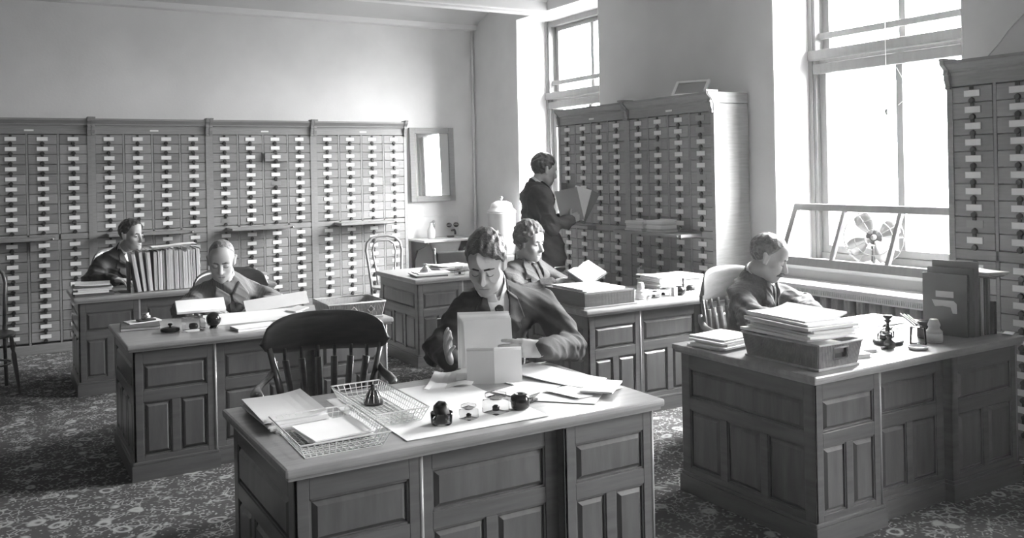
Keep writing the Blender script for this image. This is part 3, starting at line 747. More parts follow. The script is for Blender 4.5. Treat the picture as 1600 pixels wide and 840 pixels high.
def wicker(label, x, y, z, wd, dp, h, rz, fl=.02, window=False, diamond=False):
    t = thing('wicker_tray', label, 'tray', (x, y, z), rz, 'wicker letter trays')
    MB().box(-wd / 2, wd / 2, -dp / 2, dp / 2, 0, .008).build('base', M['wicker'], t)
    MB().box(-wd / 2 - .010, wd / 2 + .010, -dp / 2 - .010, dp / 2 + .010, 0, .012, .004).build('foot_moulding', M['wicker'], t)
    for k in range(4):
        ln, dd = (wd, dp / 2) if k % 2 == 0 else (dp, wd / 2)
        n = max(int(ln / .009), 4); b = MB()
        rm = Matrix.Rotation(k * PI / 2, 4, 'Z')
        hole = window and k == 0
        for i in range(n):
            u = -ln / 2 + ln * (i + .5) / n; e = 1 + 2 * fl / ln; ww = ln / n * .36
            zs = [(0.006, h)]
            if hole and abs(u) < ln * .18: zs = [(.006, h * .40), (h * .84, h)]
            for za, zb in zs:
                fa, fb = fl * za / h, fl * zb / h
                b.tube([(u * (1 + (e - 1) * za / h), -dd - fa, za), (u * (1 + (e - 1) * zb / h), -dd - fb, zb)], ww * 1.15, 5, True, None, False)
        o = b.xf(rm).build('cane_weave', M['wicker'], t); o['kind'] = 'stuff'
        q = MB()
        zz = [(.006, h)] if not hole else [(.006, h * .40), (h * .84, h)]
        for za, zb in zz:
            A, B = ln / 2 + fl * za / h, ln / 2 + fl * zb / h
            q.add([(-A, -dd - fl * za / h + .003, za), (A, -dd - fl * za / h + .003, za), (B, -dd - fl * zb / h + .003, zb), (-B, -dd - fl * zb / h + .003, zb)], [(0, 1, 2, 3)])
        if hole:
            for s in (-1, 1):
                f0, f1 = fl * .4, fl * .84; q.add([(s * ln * .18, -dd - f0 + .003, h * .4), (s * (ln / 2 + f0), -dd - f0 + .003, h * .4), (s * (ln / 2 + f1), -dd - f1 + .003, h * .84), (s * ln * .18, -dd - f1 + .003, h * .84)], [(0, 1, 2, 3)])
        q.xf(rm).build('side_wall', M['wicker'], t)
        if hole:
            MB().tube([(-ln * .18, -dd - fl * .4 - .004, h * .4), (ln * .18, -dd - fl * .4 - .004, h * .4), (ln * .18, -dd - fl * .84 - .004, h * .84), (-ln * .18, -dd - fl * .84 - .004, h * .84), (-ln * .18, -dd - fl * .4 - .004, h * .4)], .005, 6).build('handle_hole_frame', M['wicker'], t)
        if diamond and k == 0:
            for cx in (-.02, .09):
                MB().tube([(cx - .022, -dd - fl * .6 - .005, h * .55), (cx, -dd - fl * .4 - .005, h * .35), (cx + .022, -dd - fl * .6 - .005, h * .55), (cx, -dd - fl * .8 - .005, h * .78), (cx - .022, -dd - fl * .6 - .005, h * .55)], .003, 5).build('diamond_motif', M['paper_g'], t)
    X, Y = wd / 2 + fl, dp / 2 + fl
    MB().tube([(-X, -Y, h), (X, -Y, h), (X, Y, h), (-X, Y, h), (-X, -Y, h)], .006, 6, True, None, False).build('rim', M['wicker'], t)
    return t

# ---- front desk
sheet('large pale blotter covering the middle of the front desk', 1.44, 3.20, .60, .50, -.02, m='blot', name='blotter', cat='blotter')
sheet('pale blotting strip under the glass inkwells on the front desk', 1.475, 2.855, .56, .20, -.02, z=.7520, m='blot', name='blotter', cat='blotter')
pile('the heap beside the big wire tray', 'papers beside the wire tray', .945, 3.315, TZ, .235, .43, [.009, .008, .007, .009, .006], -.04, ('paper', 'paper_g', 'paper'), .016, curl=.014)
wire_tray('large empty-fronted wire letter tray at the front corner of the front desk', .985, 2.955, TZ, .26, .36, .048, -.03)
pile('the papers lying in the wire tray', 'papers in the wire tray', 1.015, 2.985, .7545, .235, .22, [.008, .006, .005], -.02, ('paper',), .006, curl=.002)
wire_tray('smaller wire tray standing on the blotter of the front desk', 1.265, 3.20, .7519, .16, .46, .05, -.02)
t = thing('paperweight', 'dark ribbed bell-shaped paperweight inside the smaller wire tray', 'paperweight', (1.275, 3.27, .7545))
MB().lathe([(.036, 0), (.038, .010), (.030, .030), (.015, .055), (.008, .068), (.010, .074), (0, .078)], 16).build('bell', M['iron'], t)
for k in range(10):
    a = 2 * PI * k / 10; MB().tube([(.037 * math.cos(a), .037 * math.sin(a), .012), (.030 * math.cos(a), .030 * math.sin(a), .032), (.015 * math.cos(a), .015 * math.sin(a), .057)], .0025, 5).build('rib', M['steel'], t)
Z2 = .7538
t = thing('sponge_cup', 'glass cup holding a dark sponge on the front desk', 'cup', (1.378, 2.875, Z2))
MB().lathe([(.036, 0), (.038, .006), (.040, .042), (.037, .042), (.034, .008), (0, .008)], 20).build('cup', M['cglass'], t)
b = MB(); b.lathe([(0, .010), (.028, .012), (.032, .035), (.030, .058), (.018, .072), (.006, .068), (0, .066)], 12); b.v = [(x * (1 + .18 * math.sin(40 * z + 90 * x)), y * (1 + .2 * math.cos(70 * z + 60 * y)), z + .006 * math.sin(110 * x + 80 * y)) for x, y, z in b.v]
b.build('sponge', M['black'], t)
cube_inkwell('small cut-glass inkwell between the sponge cup and the big inkwell', 1.490, 2.880, .026, .35, Z2)
cube_inkwell('big square cut-glass inkwell with heavy lid on the front desk', 1.612, 2.895, .037, .30, Z2)
t = thing('ink_pot', 'dark round ink pot beside the big cut-glass inkwell', 'inkwell', (1.712, 2.885, Z2))
MB().lathe([(.024, 0), (.034, .008), (.038, .03), (.034, .05), (.022, .058), (.018, .058), (0, .05)], 20).build('pot', M['ink'], t)
MB().tube([(.036, .0, .03), (.055, 0, .035), (.055, 0, .018), (.034, 0, .015)], .004, 6).build('handle', M['iron'], t)
o = MB().box(-.035, .035, -.014, .014, 0, .012, .004).build('pen_wiper', M['iron'], None, (1.80, 2.96, Z2 - .0035), .3); tag(o, 'small flat pen wiper right beside the dark ink pot', 'pen wiper')
sheet('folded sheet with a raised corner by the sitter\'s hand on the front desk', 1.70, 3.43, .20, .22, -.35, z=.7535, fn=lambda u, v: .035 * max(0, v + .1) + .02 * max(0, -u - .1) + .01 * math.sin(5 * u), skew=.3)
sheet('small crumpled slip lying over the folded sheet', 1.76, 3.40, .10, .07, -.5, z=.768, fn=lambda u, v: .022 * (1 - 2 * abs(v)) + .008 * u, name='paper_slip')
# booklet standing on the desk, opened towards the camera
t = thing('standing_booklet', 'opened pale booklet standing upright on the front desk', 'booklet', (1.830, 3.29, .7522), math.radians(-29)); t.rotation_euler = (math.radians(-8), 0, math.radians(-27))
for s in (-1, 1):
    for k in range(3):
        b = MB(); f = .012 + .007 * k; hh = .142 + .006 * k - .004 * abs(k - 1)
        b.add([(0, f, 0), (s * .118, .004 + f * 1.6, 0), (s * .118, .004 + f * 1.6, hh), (0, f, hh), (0, f + .0012, 0), (s * .118, .0055 + f * 1.6, 0), (s * .118, .0055 + f * 1.6, hh), (0, f + .0012, hh)],
              [(0, 1, 2, 3), (4, 7, 6, 5), (0, 4, 5, 1), (3, 2, 6, 7), (1, 5, 6, 2), (0, 3, 7, 4)])
        b.build('page', M['paper_g' if k == 0 else 'paper'], t)
# sheets held by the man
for k in range(4):
    o = leaf(.215 + .006 * k, .225 + .008 * k, .0012, lambda u, v: .012 * v * v + .004 * u).build('held_sheet', M['paper_g' if k == 3 else 'paper'], None, (1.917 - .003 * k, 3.498 + .010 * k, .877 + .006 * k))
    o.rotation_euler = (math.radians(76), math.radians(-2 + k), math.radians(-28 + 1.5 * k)); tag(o, '%s sheet counted from the front in the bunch the front man holds up' % ORD[k], 'paper', 'sheets held by the front man')
sheet('long sheet curling up at one end near the sitter\'s elbow', 2.10, 3.235, .20, .40, .38, z=.7535, fn=lambda u, v: .055 * max(0, v) * (1.3 - v) + .022 * max(0, .3 - abs(v)), h=.004)
sheet('sheet half hidden beneath the long curling sheet', 1.99, 3.33, .24, .20, .15, z=.7522)
sheet('flat sheet with its point towards the desk edge, under the folded packet', 1.98, 2.95, .22, .25, .75, z=.7522)
sheet('wide flat sheet under the folded packet on the front desk', 2.075, 2.985, .27, .19, .22, z=.7545, fn=lambda u, v: .012 * max(0, -u))
sheet('plump folded packet at the corner of the front desk', 2.135, 2.945, .205, .13, .72, z=.7600, h=.007, fn=lambda u, v: .012 * max(0, .5 - u) * .8 + .01 * u, name='paper_packet')
sheet('thin sheet lying flat by the standing booklet', 1.90, 3.14, .26, .16, .3, z=.7521)

# ---- desk B (behind the empty armchair)
book('thin book with dark edges lying at the corner of the desk before the striped jacket', .775, 5.83, TZ, .22, .30, .020, -.12)
sheet('loose sheet across the thin corner book', .80, 5.90, .19, .13, .15, z=.7704, h=.006, fn=lambda u, v: .004 * u)
t = thing('ink_stand', 'small metal ink stand on top of the thin corner book', 'ink stand', (.815, 5.87, .778), .2)
MB().box(-.05, .05, -.035, .035, 0, .010, .003).build('tray', M['iron'], t); MB().lathe([(.026, .01), (.030, .02), (.026, .032), (.014, .038), (.020, .045), (0, .048)], 16).build('pot', M['steel'], t)
t = thing('stamp_lid', 'round dark lidded pot with knob on the desk before the striped jacket', 'pot', (.902, 5.545, TZ))
MB().lathe([(.050, 0), (.056, .006), (.054, .018), (.030, .024), (.008, .026)], 22).build('lid', M['ink'], t); MB().lathe([(.006, .024), (.006, .032), (.014, .038), (.012, .046), (0, .048)], 12).build('knob', M['ink'], t)
t = thing('glass_inkwell', 'large square glass inkwell on the desk before the striped jacket', 'inkwell', (1.022, 5.485, TZ), .12)
MB().box(-.055, .055, -.055, .055, 0, .075, .010).build('glass_block', M['cglass'], t); MB().lathe([(0, .010), (.022, .012), (.027, .025), (.022, .042), (0, .046)], 16).build('ink', M['ink'], t)
MB().box(-.045, .045, -.045, .045, .0765, .092, .006).build('lid', M['cglass'], t); MB().lathe([(.003, .092), (.003, .099), (0, .1)], 8).build('knob', M['steel'], t)
t = thing('ball_pot', 'dark ball-shaped pot on a short foot beside the square glass inkwell', 'pot', (1.142, 5.505, TZ))
MB().lathe([(.026, 0), (.024, .008), (.016, .014)], 16).build('foot', M['ink'], t); MB().ball((0, 0, .052), .044, 18, 12).build('ball', M['ink'], t)
sheet('very long plan sheet spread across the desk before the striped jacket', 1.455, 5.76, .62, .40, -.06, m='paper', h=.002, fn=lambda u, v: .02 * max(0, v - .1))
sheet('pale strip of paper under the ball-shaped pot', 1.19, 5.47, .24, .07, .05, z=.7501, h=.0008) if False else None
book('folded booklet with rounded spine at the front edge of the desk', 1.345, 5.345, TZ, .25, .14, .016, .12, 'paper', 'booklet', None, 'booklet')
o = leaf(.30, .11, .018).build('ledger_edge', M['paper'], None, (1.165, 6.00, .815)); o.rotation_euler = (math.radians(35), 0, math.radians(-3)); tag(o, 'narrow ledger tilted up before the man in the striped jacket', 'book')
o = leaf(.42, .10, .003).build('raised_sheet', M['paper_g'], None, (1.66, 6.0, .80)); o.rotation_euler = (math.radians(48), math.radians(-5), math.radians(-4)); tag(o, 'grey sheet standing slanted beside the wicker tray', 'paper')
wicker('wicker tray with diamond motif on the desk behind the empty armchair', 1.965, 5.43, TZ, .33, .30, .10, -.05, diamond=True)
sheet('small folded paper peeping from behind the wicker tray', 1.74, 5.80, .10, .12, .3, z=.7535, h=.010, fn=lambda u, v: .02 * (u + .5), name='paper_slip')

# ---- desk C (standing folders)
pile('the low pile on the folder desk', 'low pile on the folder desk', .685, 7.70, TZ, .28, .24, [.022, .014, .018, .012, .014, .012], -.05, ('folder_d', 'paper', 'paper_g', 'paper'), .02, curl=.008)
t = thing('bookend', 'black iron bookend holding the standing folders upright', 'bookend', (.948, 7.72, TZ), 0)
MB().box(-.003, .003, -.11, .11, 0, .24, .001).build('upright', M['iron'], t); MB().box(-.07, .003, -.09, .09, 0, .003).build('foot', M['iron'], t)
fx = .965
fm = ['paper', 'folder', 'paper', 'folder', 'paper', 'folder_d', 'paper', 'paper_g', 'paper', 'folder', 'paper_g', 'paper', 'folder_d', 'folder']
adj = ['pale', 'grey', 'white', 'mid-grey', 'cream', 'dark', 'bright', 'ash-grey', 'plain white', 'greyish', 'soft grey', 'milk-white', 'near-black', 'slate']
for i in range(14):
    th = [.030, .026, .032, .028, .034, .022, .030, .026, .034, .026, .036, .034, .026, .034][i]; hh = .325 + random.uniform(-.012, .012)
    tl = math.radians(-9 + 2.5 * i) if i < 3 else math.radians(-1.0)
    t = thing('standing_folder', '%s document folder, %s from the bookend in the standing row' % (adj[i], ORD[i]), 'folder', (fx + th / 2 + .035, 7.72 + random.uniform(-.01, .01), TZ), 0, 'folders standing on the far desk')
    t.rotation_euler = (0, tl, 0)
    fx += (.012, .010, .008)[i] if i < 3 else 0
    q = MB(); q.box(-th / 2, -th / 2 + .002, -.110, .12, .001, hh); q.box(th / 2 - .002, th / 2, -.110, .12, .001, hh); q.box(-th / 2, th / 2, .118, .12, .001, hh); q.build('cover', M[fm[i]], t)
    b = MB(); n = 4
    for k in range(n):
        xa = -th / 2 + .003 + (th - .006) * k / n; b.box(xa, xa + (th - .006) / n - .0012, -.120 + random.uniform(-.004, .006), .115, .004, hh - random.uniform(.004, .014))
    o = b.build('leaves', M['paper' if fm[i] != 'folder_d' else 'paper_g'], t); o['kind'] = 'stuff'
    fx += th + .003
for k, (a, c, m_) in enumerate(((1.24, .03, 'paper_g'), (1.29, -.06, 'paper'))):
    sheet('%s loose sheet lying across the tops of the standing folders' % ('lower' if k == 0 else 'upper'), a, 7.70, .34, .20, c, 1.093 + .011 * k, .003, m_, lambda u, v: .008 * math.sin(4 * u))
pile('the stack behind the striped jacket', 'stack behind the striped jacket', 1.93, 7.76, TZ, .24, .22, [.016, .020, .014, .018], .1, ('folder', 'paper', 'paper_g'), .02)

# ---- desk D
pile('the bell-weighted ledgers', 'ledgers under the bell-shaped weight', 3.33, 7.13, TZ, .30, .24, [.012, .010, .009], -.1, ('folder_d', 'paper_g', 'paper'), .02, noun='thin ledger', name='thin_ledger', cat='ledger', curl=.001)
t = thing('bell_weight', 'bell-shaped desk weight on the thin ledgers', 'paperweight', (3.30, 7.15, .7815)); MB().lathe([(.05, 0), (.052, .008), (.04, .02), (.018, .045), (.012, .06), (.016, .068), (0, .074)], 18).build('bell', M['steel'], t)
pile('the heap before the washbasin', 'heap before the washbasin', 3.62, 7.34, TZ, .36, .30, [.012, .012, .010, .012, .008], .15, ('paper',), .03, curl=.03)
cube_inkwell('glass inkwell before the heap of papers, nearest the thin ledgers', 3.56, 7.0, .034, .2); cube_inkwell('glass inkwell before the heap of papers, close to the front man\'s hair', 3.72, 7.02, .036, .2)

# ---- desk E
t = thing('letter_tray', 'deep wooden letter tray with reeded front on the desk corner', 'tray', (3.50, 4.95, TZ), .0)
w2, d2, hh = .205, .235, .105
MB().box(-w2 - .012, w2 + .012, -d2 - .012, d2 + .012, 0, .012, .003).build('base', M['oak'], t)
MB().box(-w2, -w2 + .01, -d2, d2, .012, hh, .002).build('side', M['desk'], t); MB().box(w2 - .01, w2, -d2, d2, .012, hh, .002).build('side', M['desk'], t)
MB().box(-w2 + .01, w2 - .01, d2 - .01, d2, .012, hh, .002).build('back', M['oak'], t); MB().box(-w2 + .01, w2 - .01, -d2, -d2 + .01, .012, hh, .002).build('front', M['oak'], t)
b = MB(); n = 44
for i in range(n): x = -w2 + .006 + (2 * w2 - .012) * i / (n - 1); b.tube([(x, -d2 - .001, .016), (x, -d2 - .001, hh - .012)], .0036, 5, True, None, False)
o = b.build('reeding', M['oak'], t); o['kind'] = 'stuff'
pile('the papers filling the wooden letter tray', 'papers in the wooden letter tray', 3.50, 4.95, .7625, .34, .40, [.024, .024, .022, .02, .012], .05, ('paper',), .008, curl=.012)
for k, (tx, ty, rz_) in enumerate(((3.90, 5.16, .2), (4.12, 5.10, -.15))): sheet('flat sheet %s on the reader\'s desk' % ('near the letter tray' if k == 0 else 'before the wide paper pile'), tx, ty, .30, .26, rz_, z=TZ + .0016 * k)
bottle('pale ink bottle with a stepped stopper beside the wooden letter tray', 3.872, 4.86, .036, .115, 'enamel', 'cooler', lab=True)
cube_inkwell('low glass inkwell beside the pale ink bottle', 3.975, 4.845, .030, .2); cube_inkwell('taller glass inkwell, middle one in the row of ink bottles', 4.085, 4.875, .035, .1)
o = MB().box(-.016, .016, -.016, .016, 0, .062, .003).build('paper_box', M['paper'], None, (4.150, 4.83, TZ)); tag(o, 'small upright white box between glass inkwell and dark pot', 'box')
t = thing('ink_pot', 'dark round ink pot in the row on the reader\'s desk', 'inkwell', (4.205, 4.845, TZ)); MB().lathe([(.028, 0), (.04, .012), (.043, .035), (.034, .055), (.02, .062), (0, .062)], 18).build('pot', M['ink'], t)
t = thing('pen_rack', 'small metal pen rack with stacked pens at the end of the ink row', 'pen rack', (4.36, 4.93, TZ), .1); MB().box(-.07, .07, -.045, .045, 0, .012, .004).build('base', M['steel'], t)
MB().lathe([(.008, .012), (.006, .05), (.014, .056), (.006, .062), (.006, .095), (.012, .10), (0, .106)], 10, (-.045, 0, 0)).build('post', M['iron'], t); MB().lathe([(.03, .012), (.034, .03), (.02, .045), (0, .045)], 14, (.03, 0, 0)).build('pot', M['iron'], t)
pile('the wide pile beyond the ink bottles', 'wide pile beyond the ink bottles', 4.49, 5.27, TZ, .46, .30, [.010, .010, .012, .010, .011, .010, .012, .010], -.04, ('paper', 'paper_g', 'paper'), .018, curl=.012)

# ---- desk F
wicker('deep wicker tray with a square hand hole, heaped with papers at the desk corner', 3.225, 2.88, TZ, .25, .42, .115, 0, .018, window=True)
o = leaf(.05, .40, .004).build('paper_sheaf', M['paper'], None, (3.075 + .015, 2.86, .835)); 
bpy.data.objects.remove(o)
zz = pile('the papers filling the deep wicker tray', 'papers heaped on the deep wicker tray', 3.225, 2.885, .7595, .22, .36, [.020, .022, .022, .022], 0, ('paper', 'paper_g'), .004, curl=.001)
zz = pile('the heap overtopping the deep wicker tray', 'papers heaped above the deep wicker tray', 3.235, 2.90, max(zz, .872), .30, .43, [.013, .010, .012, .011, .010, .012, .010, .008], -.06, ('paper', 'paper', 'paper_g'), .022, curl=.022)
pile('the low pile before the moustached man', 'low pile by the deep wicker tray', 3.185, 3.34, TZ, .27, .22, [.012, .010, .011, .010, .009], .1, ('paper',), .02, curl=.008)
sheet('wide white blotter sheet before the moustached man', 3.83, 3.19, .50, .36, -.05, m='paper', name='blotter', cat='blotter')
sheet('white sheet hanging at the window side of the moustached man\'s desk', 4.22, 3.27, .34, .30, -.1, z=.7522, m='paper')
for k, (x, y, h_, rz_) in enumerate(((3.475, 2.80, .018, -.3), (3.60, 2.86, .015, -.25), (3.54, 3.0, .010, .1))):
    book('%s pale notebook lying between the wicker tray and the pen stand' % ('edge-most thick', 'second thin', 'half hidden')[k], x, y, TZ, .15, .11, h_, rz_, 'paper_g', 'notebook', None, 'notebook')
t = thing('pen_stand', 'ornate double pen stand with glass wells and resting pens', 'ink stand', (3.885, 2.905, TZ), .5)
MB().lathe([(.085, 0), (.092, .008), (.088, .016), (.07, .020)], 24, rx=1.1, ry=.8).build('tray', M['iron'], t)
for s in (-1, 1):
    MB().lathe([(.030, .018), (.034, .022), (.034, .050), (.022, .060), (.016, .066)], 16, (s * .045, .01, 0)).build('glass_well', M['cglass'], t)
    MB().lathe([(0, .024), (.024, .024), (.024, .045), (0, .045)], 12, (s * .045, .01, 0)).build('ink', M['ink'], t)
MB().lathe([(.012, .018), (.008, .05), (.014, .07), (.007, .085), (.007, .100), (.020, .112), (.010, .118), (.024, .132), (.024, .138), (0, .140)], 14).build('stem', M['iron'], t)
for dx, zz_ in ((-.05, .078), (.03, .092)): MB().tube([(-.06, dx * .4, zz_), (.06, dx * .4, zz_)], .004, 6).build('pen_rest', M['iron'], t)
for k, (a, z_) in enumerate(((.2, .085), (.55, .098), (-.3, .085))):
    o = MB().tube([(-.085 * math.cos(a), -.085 * math.sin(a), z_), (.02 * math.cos(a), .02 * math.sin(a), z_ + .003), (.095 * math.cos(a), .095 * math.sin(a), z_ + .008)], [.0015, .004, .0028], 6).build('pen', M['iron'], None, (3.885, 2.905, TZ)); tag(o, '%s pen resting across the ornate pen stand' % ('lower', 'topmost', 'backward slanting')[k], 'pen', 'pens on the ornate stand')
t = thing('ink_pot', 'small dark stoppered ink pot in front of the ornate pen stand', 'inkwell', (3.775, 2.815, TZ)); MB().lathe([(.020, 0), (.026, .006), (.026, .030), (.014, .040), (.010, .046), (.016, .056), (.012, .068), (0, .072)], 14).build('pot', M['ink'], t); MB().box(-.055, -.02, -.008, .008, 0, .012, .003).build('pen_tip_tray', M['iron'], t)
t = thing('glass_tumbler', 'clear glass tumbler turned over near the desk edge', 'glass', (3.975, 2.800, TZ)); MB().lathe([(.040, 0), (.040, .004), (.036, .082), (.030, .088), (0, .088), (0, .083), (.032, .080), (.037, .004), (.037, 0), (.040, 0)], 24).build('glass_body', M['cglass'], t)
t = thing('glass_dish', 'shallow glass dish in front of the tumbler', 'dish', (3.865, 2.725, TZ)); MB().lathe([(.030, 0), (.044, .004), (.048, .014), (.044, .014), (.040, .007), (0, .006)], 24).build('bowl', M['enamel'], t)
bottle('stout labelled paste bottle with conical cap before the upright folders', 4.082, 2.785, .040, .115, 'cooler', 'cooler')
# upright folders on the desk by the window cabinet
FD = [(4.278, 2.852, 'folder_d', .322, .225), (4.312, 2.845, 'folder', .352, .23), (4.345, 2.84, 'folder', .386, .23), (4.385, 2.845, 'folder_d', .302, .22), (4.414, 2.845, 'paper_g', .302, .22), (4.443, 2.845, 'folder_d', .302, .22), (4.472, 2.845, 'folder', .302, .22)]
fl_ = ['dark cloth folder with pale label at the front of the upright row by the window', 'grey folder directly behind the dark labelled folder', 'tallest pale folder with a pin hole in the upright row by the window', 'dark folder just behind the tallest pale folder', 'pale folder in the middle of the upright row under loose papers', 'second dark folder under the loose papers by the window', 'last grey folder next to the black bookend']
for i, (x, y, m_, hh, wd) in enumerate(FD):
    t = thing('upright_folder', fl_[i], 'folder', (x, y, TZ), 0, 'upright folders on the window desk')
    t.rotation_euler = (math.radians(-1.0 if i < 3 else 0), 0, math.radians((-78, -78, -79, -88, -88, -88, -88)[i]))
    th = .018
    MB().box(-wd / 2, wd / 2, -th / 2, -th / 2 + .003, .002, hh, .001).box(-wd / 2, wd / 2, th / 2 - .003, th / 2, .002, hh, .001).box(-wd / 2, -wd / 2 + .003, -th / 2, th / 2, .002, hh, .001).build('cover', M[m_], t)
    MB().box(-wd / 2 + .006, wd / 2 - .005, -th / 2 + .004, th / 2 - .004, .004, hh - .008).build('leaves', M['paper_g'], t)
    if i == 0:
        MB().box(-.045, .045, -th / 2 - .0015, -th / 2, .20, .232).build('title_label', M['paper_g'], t)
        pts = [(-.065, .185), (.045, .185), (.06, .17), (.062, .12), (.04, .12), (.03, .15), (-.01, .155), (-.05, .15)]
        b = MB(); b.prism(pts, -th / 2 - .0015, -th / 2, 'y'); b.build('shaped_label', M['paper_g'], t)
for k in range(4): sheet('%s loose paper lying on the upright folders by the window' % ('lowest', 'second lowest', 'upper', 'topmost')[k], 4.455 + .008 * k, 2.80 - .008 * k, .13, .24, -.10 * k, 1.0535 + .008 * k, .004, ('folder', 'paper_g', 'paper_g', 'paper')[k], lambda u, v: .012 * v * v, group='papers on the upright folders')
t = thing('bookend', 'black bookend closing the row of upright folders', 'bookend', (4.520, 2.80, TZ), 0); MB().box(-.012, .012, -.07, .07, 0, .17, .004).build('upright', M['black'], t); MB().box(-.012, .03, -.05, .05, 0, .004).build('foot', M['black'], t)
sheet('small crumpled paper at the very corner of the window desk', 4.545, 2.685, .09, .05, .2, fn=lambda u, v: .02 * abs(u), name='paper_slip')
for k in range(3):
    o = MB().tube([(4.135 - .01 * k, 2.92 - .03 * k, .80), (4.05 - .01 * k, 2.955 - .03 * k, .875)], .004, 6).build('pencil', M['steel' if k else 'brass']); tag(o, '%s leaning out of the dark pencil cup' % ('dull brass pencil, rearmost one', 'bright pencil, middle one', 'bright pencil, foremost one')[k], 'pencil', 'pencils in the dark cup')
t = thing('pencil_cup', 'dark round pencil cup between paste bottle and dark folder', 'cup', (4.15, 2.875, TZ)); MB().lathe([(.042, 0), (.045, .005), (.043, .088), (.040, .088), (.040, .006), (0, .006)], 18).build('cup', M['black'], t)
# papers on the cabinet ledge
pile('the first heap on the cabinet ledge', 'papers on the cabinet ledge', 4.855, 6.06, 1.1205, .17, .26, [.012] * 7, 0, ('paper', 'paper_g', 'paper'), .008, curl=.004)
pile('the second heap on the cabinet ledge', 'second heap on the cabinet ledge', 4.855, 5.80, 1.1205, .17, .22, [.014] * 7, .05, ('paper', 'paper_g', 'paper'), .008, curl=.006)
# ---------------------------------------------------------------- figures: signed-distance bodies turned into smooth meshes
f32 = np.float32
def V3(p): return np.array(p, dtype=f32)
def unit(p): p = np.array(p, dtype=float); return p / np.linalg.norm(p)
def cap(a, b, ra, rb=None):
    a, b = V3(a), V3(b); rb = ra if rb is None else rb; ab = b - a; L = float(ab @ ab) + 1e-9
    def f(P):
        t = np.clip((P - a) @ ab / L, 0, 1); return np.linalg.norm(P - a - t[:, None] * ab, axis=1) - (ra + (rb - ra) * t)
    return f
def ell(c, r, R=None):
    c, r = V3(c), V3(r)
    def f(P):
        q = P - c
        if R is not None: q = q @ R.astype(f32)
        k0 = np.linalg.norm(q / r, axis=1); k1 = np.linalg.norm(q / (r * r), axis=1) + 1e-9; return k0 * (k0 - 1) / k1
    return f
def smin(a, b, k):
    h = np.clip(.5 + .5 * (b - a) / k, 0, 1); return b + (a - b) * h - k * h * (1 - h)
def union(items, k):
    def f(P):
        d = items[0](P)
        for it in items[1:]: d = smin(d, it(P), k)
        return d
    return f
def frame(fn, o, R):
    """evaluate fn in a local frame: origin o, axes the columns of R, scale s folded in R by caller"""
    o = V3(o); R = R.astype(f32)
    return lambda P: fn((P - o) @ R)
def poly_sd(P2, poly):
    """signed distance to a 2D polygon"""
    n = len(poly); d = np.full(len(P2), 1e9, f32); inside = np.zeros(len(P2), bool)
    for i in range(n):
        a = np.array(poly[i], f32); b = np.array(poly[(i + 1) % n], f32); e = b - a; w_ = P2 - a
        t = np.clip(w_ @ e / float(e @ e), 0, 1); d = np.minimum(d, np.linalg.norm(w_ - t[:, None] * e, axis=1))
        c = ((a[1] > P2[:, 1]) != (b[1] > P2[:, 1])); xx = (b[0] - a[0]) * (P2[:, 1] - a[1]) / (b[1] - a[1] + 1e-12) + a[0]
        inside ^= c & (P2[:, 0] < xx)
    return np.where(inside, -d, d)
